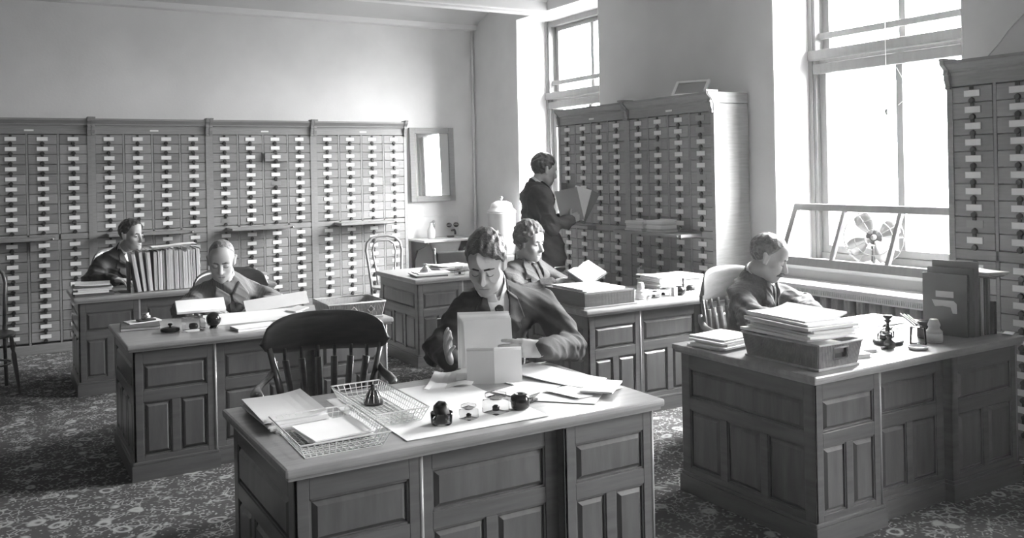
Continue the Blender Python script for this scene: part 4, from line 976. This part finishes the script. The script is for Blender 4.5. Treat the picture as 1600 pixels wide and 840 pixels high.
def net(fn, lo, hi, h):
    """surface nets on a sparse band round the surface"""
    lo, hi = V3(lo), V3(hi); C = 4; nc = np.maximum(np.ceil((hi - lo) / (C * h)).astype(int), 2); n = nc * C
    g = np.stack(np.meshgrid(*[np.arange(k) for k in nc], indexing='ij'), -1).reshape(-1, 3)
    dc = fn((lo + (g + .5 - .5 / C) * (C * h)).astype(f32))
    val = np.repeat(np.repeat(np.repeat(np.where(dc < 0, -1., 1.).astype(f32).reshape(nc), C, 0), C, 1), C, 2)
    m = np.abs(dc) < C * h * 1.75 + .006
    off = np.stack(np.meshgrid(*[np.arange(C)] * 3, indexing='ij'), -1).reshape(-1, 3)
    idx = (g[m][:, None, :] * C + off[None]).reshape(-1, 3)
    val[idx[:, 0], idx[:, 1], idx[:, 2]] = fn((lo + idx * h).astype(f32))
    val[0] = val[-1] = 1; val[:, 0] = val[:, -1] = 1; val[:, :, 0] = val[:, :, -1] = 1
    s = val < 0
    cs = np.zeros(np.array(val.shape) - 1, np.int8); N = val.shape
    cor = [(i, j, k) for i in (0, 1) for j in (0, 1) for k in (0, 1)]
    for i, j, k in cor: cs += s[i:N[0] - 1 + i, j:N[1] - 1 + j, k:N[2] - 1 + k]
    cells = np.argwhere((cs > 0) & (cs < 8)); vid = np.full(cs.shape, -1, np.int64); vid[tuple(cells.T)] = np.arange(len(cells))
    acc = np.zeros((len(cells), 3)); cnt = np.zeros(len(cells))
    cv = {c: val[tuple((cells + c).T)] for c in cor}
    for a in cor:
        for ax in range(3):
            if a[ax]: continue
            b = list(a); b[ax] = 1; b = tuple(b); va, vb = cv[a], cv[b]; x = (va < 0) != (vb < 0)
            t = np.where(x, va / np.where(x, va - vb, 1), 0); p = np.tile(np.array(a, float), (len(cells), 1)); p[:, ax] = t
            acc[x] += p[x]; cnt[x] += 1
    verts = lo + (cells + acc / cnt[:, None]) * h
    faces = []
    for ax in range(3):
        u, w_ = (ax + 1) % 3, (ax + 2) % 3
        sl0 = [slice(None)] * 3; sl1 = [slice(None)] * 3; sl0[ax] = slice(0, -1); sl1[ax] = slice(1, None)
        e = np.argwhere(s[tuple(sl0)] != s[tuple(sl1)])
        e = e[(e[:, u] > 0) & (e[:, w_] > 0) & (e[:, u] < cs.shape[u]) & (e[:, w_] < cs.shape[w_])]
        q = []
        for du, dw in ((1, 1), (0, 1), (0, 0), (1, 0)):
            c = e.copy(); c[:, u] -= du; c[:, w_] -= dw; q.append(vid[tuple(c.T)])
        q = np.stack(q, 1); fl = s[tuple(e.T)]; q[~fl] = q[~fl][:, ::-1]; faces.append(q[(q >= 0).all(1)])
    return verts, np.concatenate(faces)
def mesh_of(name, parts, m, parent=None):
    vs, fs, b = [], [], 0
    for v, f in parts: vs.append(v); fs.append(f + b); b += len(v)
    vs, fs = np.concatenate(vs), np.concatenate(fs)
    me = bpy.data.meshes.new(name); me.vertices.add(len(vs)); me.vertices.foreach_set('co', vs.astype(f32).ravel())
    me.loops.add(len(fs) * 4); me.loops.foreach_set('vertex_index', fs.ravel().astype(np.int32)); me.polygons.add(len(fs))
    me.polygons.foreach_set('loop_start', np.arange(0, len(fs) * 4, 4, dtype=np.int32)); me.polygons.foreach_set('use_smooth', np.ones(len(fs), bool))
    me.update(calc_edges=True); me.validate(); me.materials.append(m)
    o = bpy.data.objects.new(name, me); COL.objects.link(o)
    if parent: o.parent = parent
    return o
def bounds(pts, pad): p = np.array(pts); return p.min(0) - pad, p.max(0) + pad

M['skin'] = mat('skin', .44, .50, .05, 14, spec=.35)
M['lip'] = mat('lips', .13, .5)
M['shirt'] = mat('white_shirt', .78, .8, .02, 8)
M['tie'] = mat('black_tie', .018, .6, .2, 60)
M['eye'] = mat('eyeball', .50, .3); M['iris'] = mat('iris', .03, .3)
M['shoe'] = mat('shoe_leather', .02, .35); M['trouser'] = mat('dark_trousers', .045, .85)

def head_fn(gaunt=0., closed=True):
    c = [ell((0, -.016, .040), (.076, .097, .086)), ell((0, .022, -.030), (.063 - gaunt, .070, .085)), ell((0, .050, -.066), (.045, .042, .048)),
         cap((0, .066, -.098), (0, .064, -.102), .020), cap((-.044 + gaunt, .002, -.062), (-.030, .040, -.090), .021), cap((.044 - gaunt, .002, -.062), (.030, .040, -.090), .021),
         cap((-.046, .054, -.022), (-.040, .062, -.030), .019), cap((.046, .054, -.022), (.040, .062, -.030), .019),
         cap((-.040, .066, .026), (.040, .066, .026), .016), ell((0, .050, .055), (.058, .040, .045))]
    base = union(c, .022)
    nose = [cap((0, .084, .010), (0, .110, -.032), .008, .0125), cap((-.010, .094, -.037), (-.013, .088, -.036), .008), cap((.010, .094, -.037), (.013, .088, -.036), .008), cap((0, .090, -.040), (0, .106, -.038), .006, .007)]
    sock = [ell((s * .032, .094, .006), (.020, .015, .013)) for s in (-1, 1)]
    lid = [ell((s * .032, .071, .003), (.0165, .0148, .0135)) for s in (-1, 1)]
    lips = [cap((-.020, .084, -.0655), (.020, .084, -.0655), .0062), cap((-.016, .085, -.0755), (.016, .085, -.0755), .0068), cap((0, .090, -.064), (0, .090, -.064), .006)]
    groove = cap((-.024, .091, -.0705), (.024, .091, -.0705), .0026)
    ears = []
    for s in (-1, 1):
        ears.append(cap((s * .074, -.006, .018), (s * .083, -.016, .022), .010)); ears.append(cap((s * .083, -.016, .024), (s * .078, -.010, -.024), .009, .007)); ears.append(cap((s * .074, .0, .012), (s * .072, .002, -.026), .009, .007))
    def f(P):
        d = base(P)
        for s_ in sock: d = -smin(-d, s_(P), .014)
        for l in lid:
            e = l(P)
            if not closed:
                z = P[:, 2]; e = np.maximum(e, np.maximum(-(z - .008), -999)) if False else np.where(np.abs(z - .003) < .0045, 1., e)
            d = smin(d, e, .004)
        for n_ in nose: d = smin(d, n_(P), .011)
        for l in lips: d = smin(d, l(P), .006)
        d = -smin(-d, groove(P), .003)
        for e in ears: d = smin(d, e(P), .007)
        return d
    return f
def hair_fn(style):
    g, a, b, amp, back = style['g'], style['a'], style['b'], style['amp'], style.get('nape', -.075)
    top = style.get('top', 0.)
    big = ell((0, -.020, .042 + top * .4), (.079 + g, .099 + g, .088 + g + top))
    def f(P):
        x, y, z = P[:, 0], P[:, 1], P[:, 2]
        n = np.sin(95 * x + 40 * y + 3 * np.sin(50 * z)) * np.sin(70 * y + 30 * z + 2 * np.sin(60 * x)) + .6 * np.sin(170 * x + 60 * z) * np.sin(120 * y + 1.3)
        d = big(P) - amp * n
        face = .80 * (y - a) - .60 * (z - b) + .10 * np.abs(x) ** 1.0 * style.get('peak', 0) + .004 * np.sin(160 * x)
        d = np.maximum(d, face)
        R = np.maximum(-(y + .006), z - .006); d = np.maximum(d, -R)
        R2 = np.maximum(-(y - .034), np.maximum(z - .050, -99)); d = np.maximum(d, -R2)
        d = np.maximum(d, back - z)
        if style.get('bald'): d = np.maximum(d, -ell((0, .02, .115), style['bald'])(P))
        return d
    return f
def hand_parts(w_, d_, n_, side, curl, spread=.12, thumb=(.55, .75, -.25), s=1.):
    """w_ wrist, d_ direction to the knuckles, n_ back-of-hand normal; curl per finger in radians per joint"""
    d_ = unit(d_); n_ = np.array(n_, float); n_ = unit(n_ - d_ * (n_ @ d_)); l_ = np.cross(d_, n_) * side      # towards the thumb
    W_ = np.array(w_, float); P = lambda a, b, c: W_ + s * (d_ * a + l_ * b + n_ * c)
    items = [cap(P(-.004, 0, 0), P(.014, 0, 0), .025 * s, .025 * s), cap(P(.015, .022, 0), P(.080, .028, .002), .015 * s, .0125 * s), cap(P(.012, .006, .002), P(.086, .009, .005), .016 * s, .0125 * s),
             cap(P(.012, -.010, 0), P(.082, -.011, .004), .015 * s, .012 * s), cap(P(.014, -.022, 0), P(.074, -.029, .001), .013 * s, .0105 * s)]
    tips = []
    palm = union(items, .014 * s); fing = []
    bases = [(.084, .029, .003), (.090, .0095, .005), (.086, -.0105, .004), (.077, -.029, .001)]
    lens = [(.042, .025, .020), (.046, .029, .021), (.042, .027, .020), (.033, .020, .018)]
    for i in range(4):
        p = P(*bases[i]); sp = spread * (1.5 - i); u = unit(d_ * math.cos(sp) + l_ * math.sin(sp)); up = n_; ch = [p]
        for j in range(3):
            a = curl[i] * (.9 if j == 0 else 1.1 if j == 1 else .75); u, up = u * math.cos(a) - up * math.sin(a), up * math.cos(a) + u * math.sin(a)
            p = p + u * lens[i][j] * s; ch.append(p)
        r = [.0098, .0088, .0080, .0068][0:4]; k = [1, 1.04, .98, .86][i] * s
        fing.append(union([cap(ch[j], ch[j + 1], r[j] * k, r[j + 1] * k) for j in range(3)], .004)); tips += ch
    t0 = P(.018, .026, -.004); td = unit(d_ * thumb[0] + l_ * thumb[1] + n_ * thumb[2]); t1 = t0 + td * .038 * s; td2 = unit(td + d_ * .45 - n_ * .1); t2 = t1 + td2 * .030 * s; t3 = t2 + unit(td2 + d_ * .3) * .022 * s
    th = union([cap(t0, t1, .0145 * s, .0115 * s), cap(t1, t2, .0112 * s, .0098 * s), cap(t2, t3, .0098 * s, .0078 * s)], .006); tips += [t1, t2, t3]
    def f(P_):
        d = palm(P_); d = smin(d, th(P_), .010)
        for q in fing: d = smin(d, q(P_), .005)
        return d
    return f, [P(-.05, 0, 0)] + tips

def person(label, J, look, style, coat, shirt=True, tie='long', gaunt=0., closed=True, mous=False, hm=.05, hs=1.06, vneck=.27, stand=False, hands=(None, None), hem=None, fold=.0052, hairm=None, wide=1.):
    t = thing('person', label, 'person', tuple(J['P'][:2]) + (0,))
    off = Matrix.Translation((-J['P'][0], -J['P'][1], 0))
    A = {k: np.array(v, float) for k, v in J.items()}
    up = unit(A['N'] - A['P']); xr = A['SR'] - A['SL']; xr = unit(xr - up * (xr @ up)); fw = np.cross(up, xr)
    RT = np.stack([xr, fw, up], 1); L = np.linalg.norm(A['N'] - A['P']); Lk = L / .52
    f_ = unit(look); u0 = np.array(J.get('U', (0, 0, 1)), float); hx = unit(np.cross(f_, u0)); hu = np.cross(hx, f_); RH = np.stack([hx, f_, hu], 1)
    H0 = A['H']
    HL = lambda p: H0 + RH @ (np.array(p, float) * hs)
    headl = head_fn(gaunt, closed)
    head = lambda P: headl(((P - V3(H0)) @ RH.astype(f32)) / hs) * hs
    nk = cap(HL((0, -.028, -.070)), A['N'] - up * .02, .052 * hs, .060)
    tl = lambda x, y, z: A['P'] + RT @ np.array([x, y, z * L])
    def torso(e):
        it = [ell(tl(0, 0, .02), (.165 * wide + e, .125 + e, .15 + e), RT), ell(tl(0, .012, .38), (.158 * wide + e, .118 + e, .20 * Lk + e), RT), ell(tl(0, .008, .70), (.172 * wide + e, .118 + e, .19 * Lk + e), RT),
              cap(A['SR'] * .86 + A['SL'] * .14, A['SL'] * .86 + A['SR'] * .14, .070 + e), cap(A['N'] - up * .035, A['SR'] * .75 + A['SL'] * .25, .056 + e, .062 + e), cap(A['N'] - up * .035, A['SL'] * .75 + A['SR'] * .25, .056 + e, .062 + e)]
        return union(it, .055)
    def arms(e, cut=0.):
        it = []
        for s in 'RL':
            S_, E_, W_ = A['S' + s], A['E' + s], A['W' + s]; W2 = W_ + (E_ - W_) * cut
            it.append(union([cap(S_, E_, .064 + e, .054 + e), cap(E_, W2, .053 + e, .040 + e)], .025))
        return it
    # skin: head, neck, hands (one mesh), carried on the trunk inside the clothes
    hb = bounds([HL(p) for p in ((.10, .13, .0), (-.10, -.13, 0), (0, 0, .14), (0, .08, -.14), (0, -.10, -.10))] + [A['N'] - up * .06], .03)
    skin = [net(lambda P: smin(head(P), nk(P), .02), hb[0], hb[1], .0031 * hs)]
    tb = bounds([A[k] for k in ('P', 'N', 'SR', 'SL', 'ER', 'EL', 'WR', 'WL')], .20)
    inner = lambda P: smin(smin(torso(-.022)(P), nk(P), .02), np.minimum(*[a(P) for a in arms(-.016)]), .03)
    skin.append(net(inner, tb[0], tb[1], .016))
    for k, s in enumerate('RL'):
        if hands[k]:
            hd = hands[k]; fn, pts = hand_parts(A['W' + s], hd[0], hd[1], 1 if s == 'L' else -1, hd[2], hd[3] if len(hd) > 3 else .1, hd[4] if len(hd) > 4 else (.55, .75, -.25), s=1.04)
            bb = bounds(pts, .028); skin.append(net(fn, bb[0], bb[1], .0030))
    mesh_of('body', skin, M['skin'], t)
    # hair, brows, moustache, eyes
    hf = hair_fn(style); hb2 = bounds([HL(p) for p in ((.13, .14, .17), (-.13, -.15, -.10), (.13, -.15, .17), (-.13, .14, -.10), (.13, .14, -.10), (-.13, -.15, .17), (.13, -.15, -.1), (-.13, .14, .17))], .0)
    hmt = hairm or mat('hair', hm, .42, .35, 60, (1, 1, 1), bump=.5, bscale=130)
    mesh_of('hair', [net(lambda P: hf(((P - V3(H0)) @ RH.astype(f32)) / hs) * hs, hb2[0], hb2[1], .0042)], hmt, t)
    def small(name, fn, pts, m, h=.0022, pad=.016): bb = bounds(pts, pad); mesh_of(name, [net(fn, bb[0], bb[1], h)], m, t)
    for s in (-1, 1):
        a, b_, c = HL((s * .013, .0905, .0230)), HL((s * .034, .0880, .0275)), HL((s * .052, .0735, .0225))
        small('eyebrow', union([cap(a, b_, .0042, .0044), cap(b_, c, .0044, .0028)], .004), [a, b_, c], hmt)
        if closed: lp = [HL((s * q[0], q[1], q[2])) for q in ((.017, .0832, -.0045), (.025, .0872, -.0078), (.033, .0884, -.0085), (.041, .0852, -.0070), (.047, .0798, -.0040))]; small('eyelash', union([cap(lp[i], lp[i + 1], .0014) for i in range(4)], .0015), lp, M['iris'], .0013, .01)
        else:
            e_ = HL((s * .032, .074, .003)); b = MB(); b.ball(e_, .0128 * hs, 12, 8); o = b.build('eye', M['eye'], t)
            e2 = HL((s * .032, .0812, .002)); MB().ball(e2, .0075 * hs, 10, 6).build('iris', M['iris'], o)
    bmt = mat('brow_hair', hm * .45, .6)
    for o_ in t.children:
        if o_.name.startswith('eyebrow'): o_.data.materials[0] = bmt
    m1, m2 = HL((-.021, .0915, -.0702)), HL((.021, .0915, -.0702))
    small('mouth', union([cap(m1, HL((0, .0950, -.0700)), .0012, .0020), cap(HL((0, .0950, -.0700)), m2, .0020, .0012)], .001), [m1, m2, HL((0, .0950, -.07))], M['lip'], .0014, .008)
    if mous:
        pt = [HL((0, .099, -.052)), HL((.020, .094, -.058)), HL((.036, .080, -.068)), HL((-.020, .094, -.058)), HL((-.036, .080, -.068))]
        small('moustache', lambda P: union([cap(pt[0], pt[1], .0120, .0115), cap(pt[1], pt[2], .0115, .005), cap(pt[0], pt[3], .0120, .0115), cap(pt[3], pt[4], .0115, .005)], .005)(P) - .0012 * np.sin(P[:, 0] * 600) * np.sin(P[:, 2] * 400), pt, hmt, .0024)
    # clothes
    def wob(P, k=1.):
        x, y, z = P[:, 0], P[:, 1], P[:, 2]
        return fold * k * (-1.1 * (1 - np.abs(np.sin(21 * x + 30 * z + 2.2 * np.sin(13 * y)))) ** 4 + np.sin(52 * x + 31 * z + 2 * np.sin(19 * y)) * np.sin(43 * y - 27 * z + 1.7) + .7 * np.sin(71 * z + 38 * x - 20 * y))
    def loc(P): return (P - V3(A['N'])) @ RT.astype(f32)
    tor, ar = torso(.010), arms(.012, .06)
    nr = A['N'] + up * .012
    def coat_raw(P):
        d = tor(P)
        for a in ar: d = smin(d, a(P), .032)
        if hem is not None: d = smin(d, hem_fn(P), .05)
        el = np.minimum(np.linalg.norm(P - V3(A['EL']), axis=1), np.linalg.norm(P - V3(A['ER']), axis=1))
        return d + wob(P, .8) + wob(P * .55 + .3, 1.) + wob(P * 1.7, 1.1) * np.exp(-(el / .11) ** 2)
    if hem is not None:
        bot = A['P'] * (1, 1, 0) + np.array([0, 0, hem]); hem_fn = union([ell(A['P'] * .5 + bot * .5 + np.array([.03, 0, 0]), (.225, .195, .28), np.stack([xr, np.cross((0, 0, 1), xr), (0, 0, 1)], 1))], .03)
    vd = vneck
    vpoly = [(-.060, .09), (.060, .09), (.060, .0), (.004, -vd), (-.004, -vd), (-.060, .0)]
    def vcut(P):
        q = loc(P); d = poly_sd(q[:, [0, 2]], vpoly); return np.maximum(np.maximum(d, -(q[:, 1] - .0)), q[:, 1] - .20)
    lapR = [(.052, .045), (.100, .0), (.135, -.105), (.100, -.108), (.110, -.135), (.010, -vd - .01), (.000, -vd), (.052, .0)]
    lapL = [(-a, b_) for a, b_ in lapR]
    neckhole = cap(A['N'] - up * .03 + fw * .012, A['N'] + up * .15 + fw * .012, .058)
    def coat_fn(P):
        d = coat_raw(P)
        if hem is not None: d = np.maximum(d, (hem - P[:, 2]))
        d = np.maximum(d, -neckhole(P))
        return np.maximum(d, -vcut(P)) if tie != 'none' else d
    h_ = .0075
    ext = [A['P'] + (0, 0, -.05)] + ([bot] if hem is not None else [])
    cb = bounds([A[k] for k in ('P', 'N', 'SR', 'SL', 'ER', 'EL', 'WR', 'WL')] + ext, .17)
    jk = mesh_of('jacket', [net(coat_fn, cb[0], cb[1], h_)], coat, t)
    if tie != 'none':
        def lap_fn(P):
            q = loc(P); p2 = q[:, [0, 2]]; d = np.minimum(poly_sd(p2, lapR), poly_sd(p2, lapL))
            return np.maximum(np.maximum(np.abs(coat_raw(P) - .006) - .007, d), np.abs(q[:, 1] - .09) - .09)
        lb = bounds([A['N'] + RT @ np.array((i, j, k)) for i in (-.16, .16) for j in (-.01, .19) for k in (-.36, .09)], .01)
        mesh_of('lapel', [net(lap_fn, lb[0], lb[1], .0034)], coat, jk)
        sh = torso(.0)
        mesh_of('shirt', [net(lambda P: np.maximum(sh(P), vcut(P) - .022), lb[0], lb[1], .006)], M['shirt'], t)
    else:
        # turned-down jacket collar and front placket
        cl = [(.006, -.045), (.080, .015), (.130, -.075), (.066, -.135), (.006, -.085)]
        def col_fn(P):
            q = loc(P); p2 = q[:, [0, 2]]; d = np.minimum(poly_sd(p2, cl), poly_sd(p2 * np.array([-1, 1], f32), cl)); d = np.maximum(np.maximum(np.abs(coat_raw(P) - .012) - .011, d), -q[:, 1])
            pl = np.maximum(np.maximum(np.abs(coat_raw(P) - .003) - .006, poly_sd(p2, [(-.022, -.05), (.022, -.05), (.022, -.40), (-.022, -.40)])), -q[:, 1]); return np.minimum(d, pl)
        lb = bounds([A['N'] + RT @ np.array((i, j, k)) for i in (-.15, .15) for j in (-.01, .19) for k in (-.40, .06)], .01)
        mesh_of('collar', [net(col_fn, lb[0], lb[1], .0045)], C7, jk)
    # stand collar of the shirt and coat collar round the neck
    ca = A['N'] - up * .045; cb_ = HL((0, -.030, -.062)); cb_ = ca + (cb_ - ca) * .92
    ax = unit(cb_ - ca); Lc = float(np.linalg.norm(cb_ - ca)); rt = .0575 * hs + .006; fq = float(fw @ ax)
    def collar(P):
        q = (P - V3(ca)) @ ax.astype(f32); v = loc(P)
        d = np.maximum(np.abs(cap(ca, cb_, .069, rt)(P)) - .003, np.maximum(-q, q - Lc * .95 + .50 * np.maximum(v[:, 1] + .02, 0)))
        gap = np.maximum(np.abs(v[:, 0]) - (.003 + .30 * np.maximum(q - Lc * .35, 0)), -v[:, 1]); return np.maximum(d, -gap)
    bb = bounds([ca, cb_], .09); mesh_of('shirt_collar', [net(collar, bb[0], bb[1], .0034)], M['shirt'], t)
    if tie != 'none':
        def jcol(P):
            q = (P - V3(ca)) @ ax.astype(f32); v = loc(P)
            d = np.maximum(np.abs(cap(ca, cb_, .080, rt + .008)(P)) - .0045, np.maximum(-q, q - Lc * .80 + .85 * np.maximum(v[:, 1] + .03, 0)))
            return np.maximum(d, v[:, 1] - .055)
        bb = bounds([ca, cb_], .11); mesh_of('coat_collar', [net(jcol, bb[0], bb[1], .0042)], coat, jk)
    if tie == 'long':
        tp = [(-.020, -.020), (.020, -.020), (.016, -.045), (.032, -.34), (-.032, -.34), (-.016, -.045)]
        sh2 = torso(.0)
        kn = A['N'] + fw * .086 - up * .034
        def tie_fn(P):
            q = loc(P); d = np.maximum(np.maximum(np.abs(sh2(P) - .008) - .008, poly_sd(q[:, [0, 2]], tp)), -q[:, 1]); return smin(d, ell(kn, (.021, .018, .024), RT)(P), .008)
        mesh_of('necktie', [net(tie_fn, lb[0], lb[1], .0038)], M['tie'], t)
    elif tie == 'bow':
        kn = A['N'] + fw * .074 - up * .004; its = [ell(kn, (.010, .010, .011), RT)] + [cap(kn + xr * s * .010, kn + xr * s * .036, .007, .016) for s in (-1, 1)]
        bb = bounds([kn], .07); mesh_of('bow_tie', [net(union(its, .005), bb[0], bb[1], .003)], M['tie'], t)
    # shirt cuffs
    for s in 'RL':
        ud = unit(A['E' + s] - A['W' + s]); a_, b_ = A['W' + s] + ud * .004, A['W' + s] - ud * .022
        MB().tube([a_, b_], [.0325, .031], 16, cap=False).build('cuff', M['shirt'], t)
    # legs and shoes
    lg = []; pts = []; shoes = []
    for s, sg in (('R', 1), ('L', -1)):
        hp = A['P'] + xr * sg * .095 - np.array([0, 0, .03]); hd2 = unit([fw[0], fw[1], 0]); side2 = unit([xr[0], xr[1], 0])
        if stand: kn = np.array([hp[0], hp[1], .50]) + hd2 * (.03 if sg > 0 else -.02); an = np.array([hp[0], hp[1], .09]) + hd2 * (.05 if sg > 0 else -.05)
        else: kn = np.array([hp[0], hp[1], .50]) + hd2 * .40 + side2 * sg * .03; an = np.array([kn[0], kn[1], .09]) - hd2 * .06
        lg.append(union([cap(hp, kn, .088, .066), cap(kn, an, .064, .052)], .03)); pts += [hp, kn, an]
        shoes.append(union([cap(an + [0, 0, -.045], an + hd2 * .13 + [0, 0, -.055], .038, .033), cap(an + [0, 0, 0], an + [0, 0, -.04], .04)], .02)); pts += [an + hd2 * .13]
    bb = bounds(pts, .10); bb[0][2] = max(bb[0][2], -.03)
    mesh_of('trousers', [net(union([ell(A['P'] - [0, 0, .01], (.165, .125, .125), RT)] + lg, .05), bb[0], bb[1], .014)], M['trouser'] if not stand else coat, t)
    for q, f in enumerate(shoes):
        an = pts[q * 4 + 2]; b2 = bounds([an, pts[q * 4 + 3]], .07); b2[0][2] = -.02
        mesh_of('shoe', [net(lambda P, f=f: np.maximum(f(P), .004 - P[:, 2]), b2[0], b2[1], .008)], M['shoe'], t)
    for o in t.children: o.matrix_parent_inverse = off
    return t

C1 = mat('charcoal_wool', .040, .85, .15, 40, bump=.1, bscale=300); C2 = stripes('striped_cloth', .10, .24, 36); C3 = mat('black_cloth', .012, .7, .2, 30)
C4 = mat('grey_tweed', .15, .9, .25, 90, bump=.15, bscale=250); C5 = mat('dark_blue_serge', .028, .85, .15, 40); C6 = mat('brown_tweed', .13, .9, .25, 80, bump=.15, bscale=250)
C7 = mat('plain_grey_cloth', .17, .9, .1, 60)
relax = (.30, .35, .38, .42)
person('clean-shaven man in a dark suit and tie sorting sheets at the front desk',
       dict(P=(2.21, 4.03, .55), N=(2.100, 3.775, 1.065), SR=(2.00, 3.85, .99), SL=(2.395, 3.79, .975), ER=(1.845, 3.87, .80), WR=(1.79, 3.63, .80), EL=(2.41, 3.565, .80), WL=(2.105, 3.352, .855), H=(1.995, 3.645, 1.222)),
       (-.60, -.66, -.44), dict(g=.008, a=.054, b=.070, amp=.0036, top=.012), C1, hm=.11, hs=1.09,
       hands=(((-.42, -.55, .72), (-.75, .25, -.1), (.18, .20, .22, .28), .10), ((-.93, .34, .10), (-.40, -.83, .40), (.16, .20, .24, .30), .05, (.85, .30, -.55))))
person('balding man in a striped jacket reading behind the ball-shaped pot',
       dict(P=(1.47, 6.52, .54), N=(1.395, 6.345, .935), SR=(1.22, 6.39, .825), SL=(1.60, 6.42, .825), ER=(1.09, 6.23, .755), WR=(1.20, 6.11, .775), EL=(1.72, 6.27, .765), WL=(1.62, 6.13, .77), H=(1.362, 6.27, 1.078)),
       (-.28, -.90, -.36), dict(g=-.001, a=.030, b=.086, amp=.001, peak=.4), C2, tie='none', hm=.22, hs=1.09,
       hands=(((.75, -.4, -.1), (-.3, -.1, .9), relax), ((-.75, -.4, -.05), (.3, -.1, .9), relax)))
person('man with a bow tie and black jacket leaning on the desk by the standing folders',
       dict(P=(.97, 8.60, .54), N=(.995, 8.53, 1.005), SR=(.84, 8.44, .93), SL=(1.16, 8.62, .93), ER=(.725, 8.32, .80), WR=(.89, 8.12, .81), EL=(1.28, 8.42, .81), WL=(1.18, 8.14, .80), H=(1.075, 8.455, 1.155)),
       (.56, -.82, -.10), dict(g=.009, a=.044, b=.066, amp=.0035, peak=.3), C3, tie='bow', hm=.035, hs=1.07, closed=False,
       hands=(((.75, -.6, -.1), (.1, -.1, 1), relax), ((-.3, -.9, 0), (0, -.1, 1), relax)))
person('young man with wavy hair in a tweed jacket reading a bound volume',
       dict(P=(3.68, 5.90, .55), N=(3.565, 5.925, .945), SR=(3.415, 5.88, .868), SL=(3.755, 5.98, .868), ER=(3.38, 5.72, .72), WR=(3.62, 5.60, .80), EL=(3.90, 5.80, .735), WL=(3.835, 5.58, .825), H=(3.585, 5.845, 1.098)),
       (.36, -.91, -.16), dict(g=.015, a=.062, b=.068, amp=.0060, top=.012), C4, hm=.15, hs=1.12, closed=False,
       hands=(((.75, -.6, .1), (-.3, -.4, .8), relax), ((-.1, -.95, .2), (.7, -.2, .6), relax)))
person('man in a long dark coat standing at the cabinets holding open folders',
       dict(P=(4.16, 6.62, .99), N=(4.125, 6.64, 1.515), SR=(4.115, 6.48, 1.43), SL=(4.17, 6.78, 1.435), ER=(4.125, 6.37, 1.17), WR=(4.30, 6.335, 1.225), EL=(4.20, 6.86, 1.17), WL=(4.37, 6.60, 1.22), H=(4.225, 6.62, 1.655)),
       (.95, -.20, -.24), dict(g=.008, a=.050, b=.058, amp=.0035, top=.006), C5, hm=.035, hs=1.08, stand=True, hem=.82, wide=1.08,
       hands=(((.90, .10, .30), (.15, -.9, .25), (.35, .38, .4, .42), .06), ((.85, -.4, .2), (.1, .3, -.9), relax)))
person('moustached man in a tweed suit writing at the desk by the radiator',
       dict(P=(4.06, 4.07, .55), N=(4.025, 3.925, .985), SR=(3.82, 3.86, .885), SL=(4.19, 4.05, .885), ER=(3.68, 3.64, .795), WR=(3.86, 3.44, .80), EL=(4.33, 3.84, .79), WL=(4.10, 3.55, .80), H=(4.030, 3.825, 1.100)),
       (.52, -.76, -.40), dict(g=.004, a=.046, b=.080, amp=.0030, peak=.3, nape=-.085), C6, hm=.14, hs=1.09, mous=True, vneck=.30,
       hands=(((.6, -.75, -.1), (-.2, 0, 1), (.5, .5, .5, .5)), ((-.5, -.85, -.05), (.1, -.1, 1), relax)))
# things held
t = thing('open_volume', 'open bound volume held up by the young man in tweed', 'book', (3.845, 5.47, .865), math.radians(20)); t.rotation_euler = (math.radians(28), math.radians(-14), math.radians(14))
leaf(.26, .19, .006, lambda u, v: .03 * abs(u)).build('cover', M['folder_d'], t)
for s in (-1, 1): o = leaf(.118, .175, .012, lambda u, v, s=s: .010 * math.cos(3 * u) + .03 * abs(u * .5 + s * .25)).build('page_block', M['paper'], t); o.location = (s * .062, 0, .006)
for k, (nm, lb_, pos, rot, m_, sz) in enumerate((('held_folder', 'grey folder held against the standing man\'s chest', (4.325, 6.39, 1.345), (82, -10, -22), 'folder', (.20, .29)), ('held_paper', 'white sheet fanned out between the two folders of the standing man', (4.42, 6.37, 1.365), (80, 18, -26), 'paper', (.15, .28)), ('held_folder', 'long grey folder slanting away in the standing man\'s hand', (4.475, 6.36, 1.34), (78, 30, -30), 'folder', (.13, .30)))):
    o = leaf(sz[0], sz[1], .006 if m_ == 'folder' else .002, lambda u, v: .02 * u * u).build(nm, M[m_], None, pos); o.rotation_euler = tuple(math.radians(a) for a in rot); tag(o, lb_, 'folder' if m_ == 'folder' else 'paper')
# ---------------------------------------------------------------- added haze volume standing in for lens flare from the windows
hm_ = bpy.data.materials.new('flare_veil'); hm_.use_nodes = True
n_, l_ = hm_.node_tree.nodes, hm_.node_tree.links; n_.remove(n_['Principled BSDF'])
vs_ = n_.new('ShaderNodeVolumeScatter'); vs_.inputs['Density'].default_value = .0036; vs_.inputs['Anisotropy'].default_value = .55
l_.new(vs_.outputs[0], n_['Material Output'].inputs['Volume'])
hz_ = MB().box(XL - .1, XG + .05, YF - .1, YB + .1, -.03, ZC + .15).build('flare_haze', hm_); hz_['kind'] = 'stuff'
hz_['label'] = 'thin added haze filling the room, standing in for lens glare'; hz_['category'] = 'haze'
SC.cycles.volume_bounces = 1
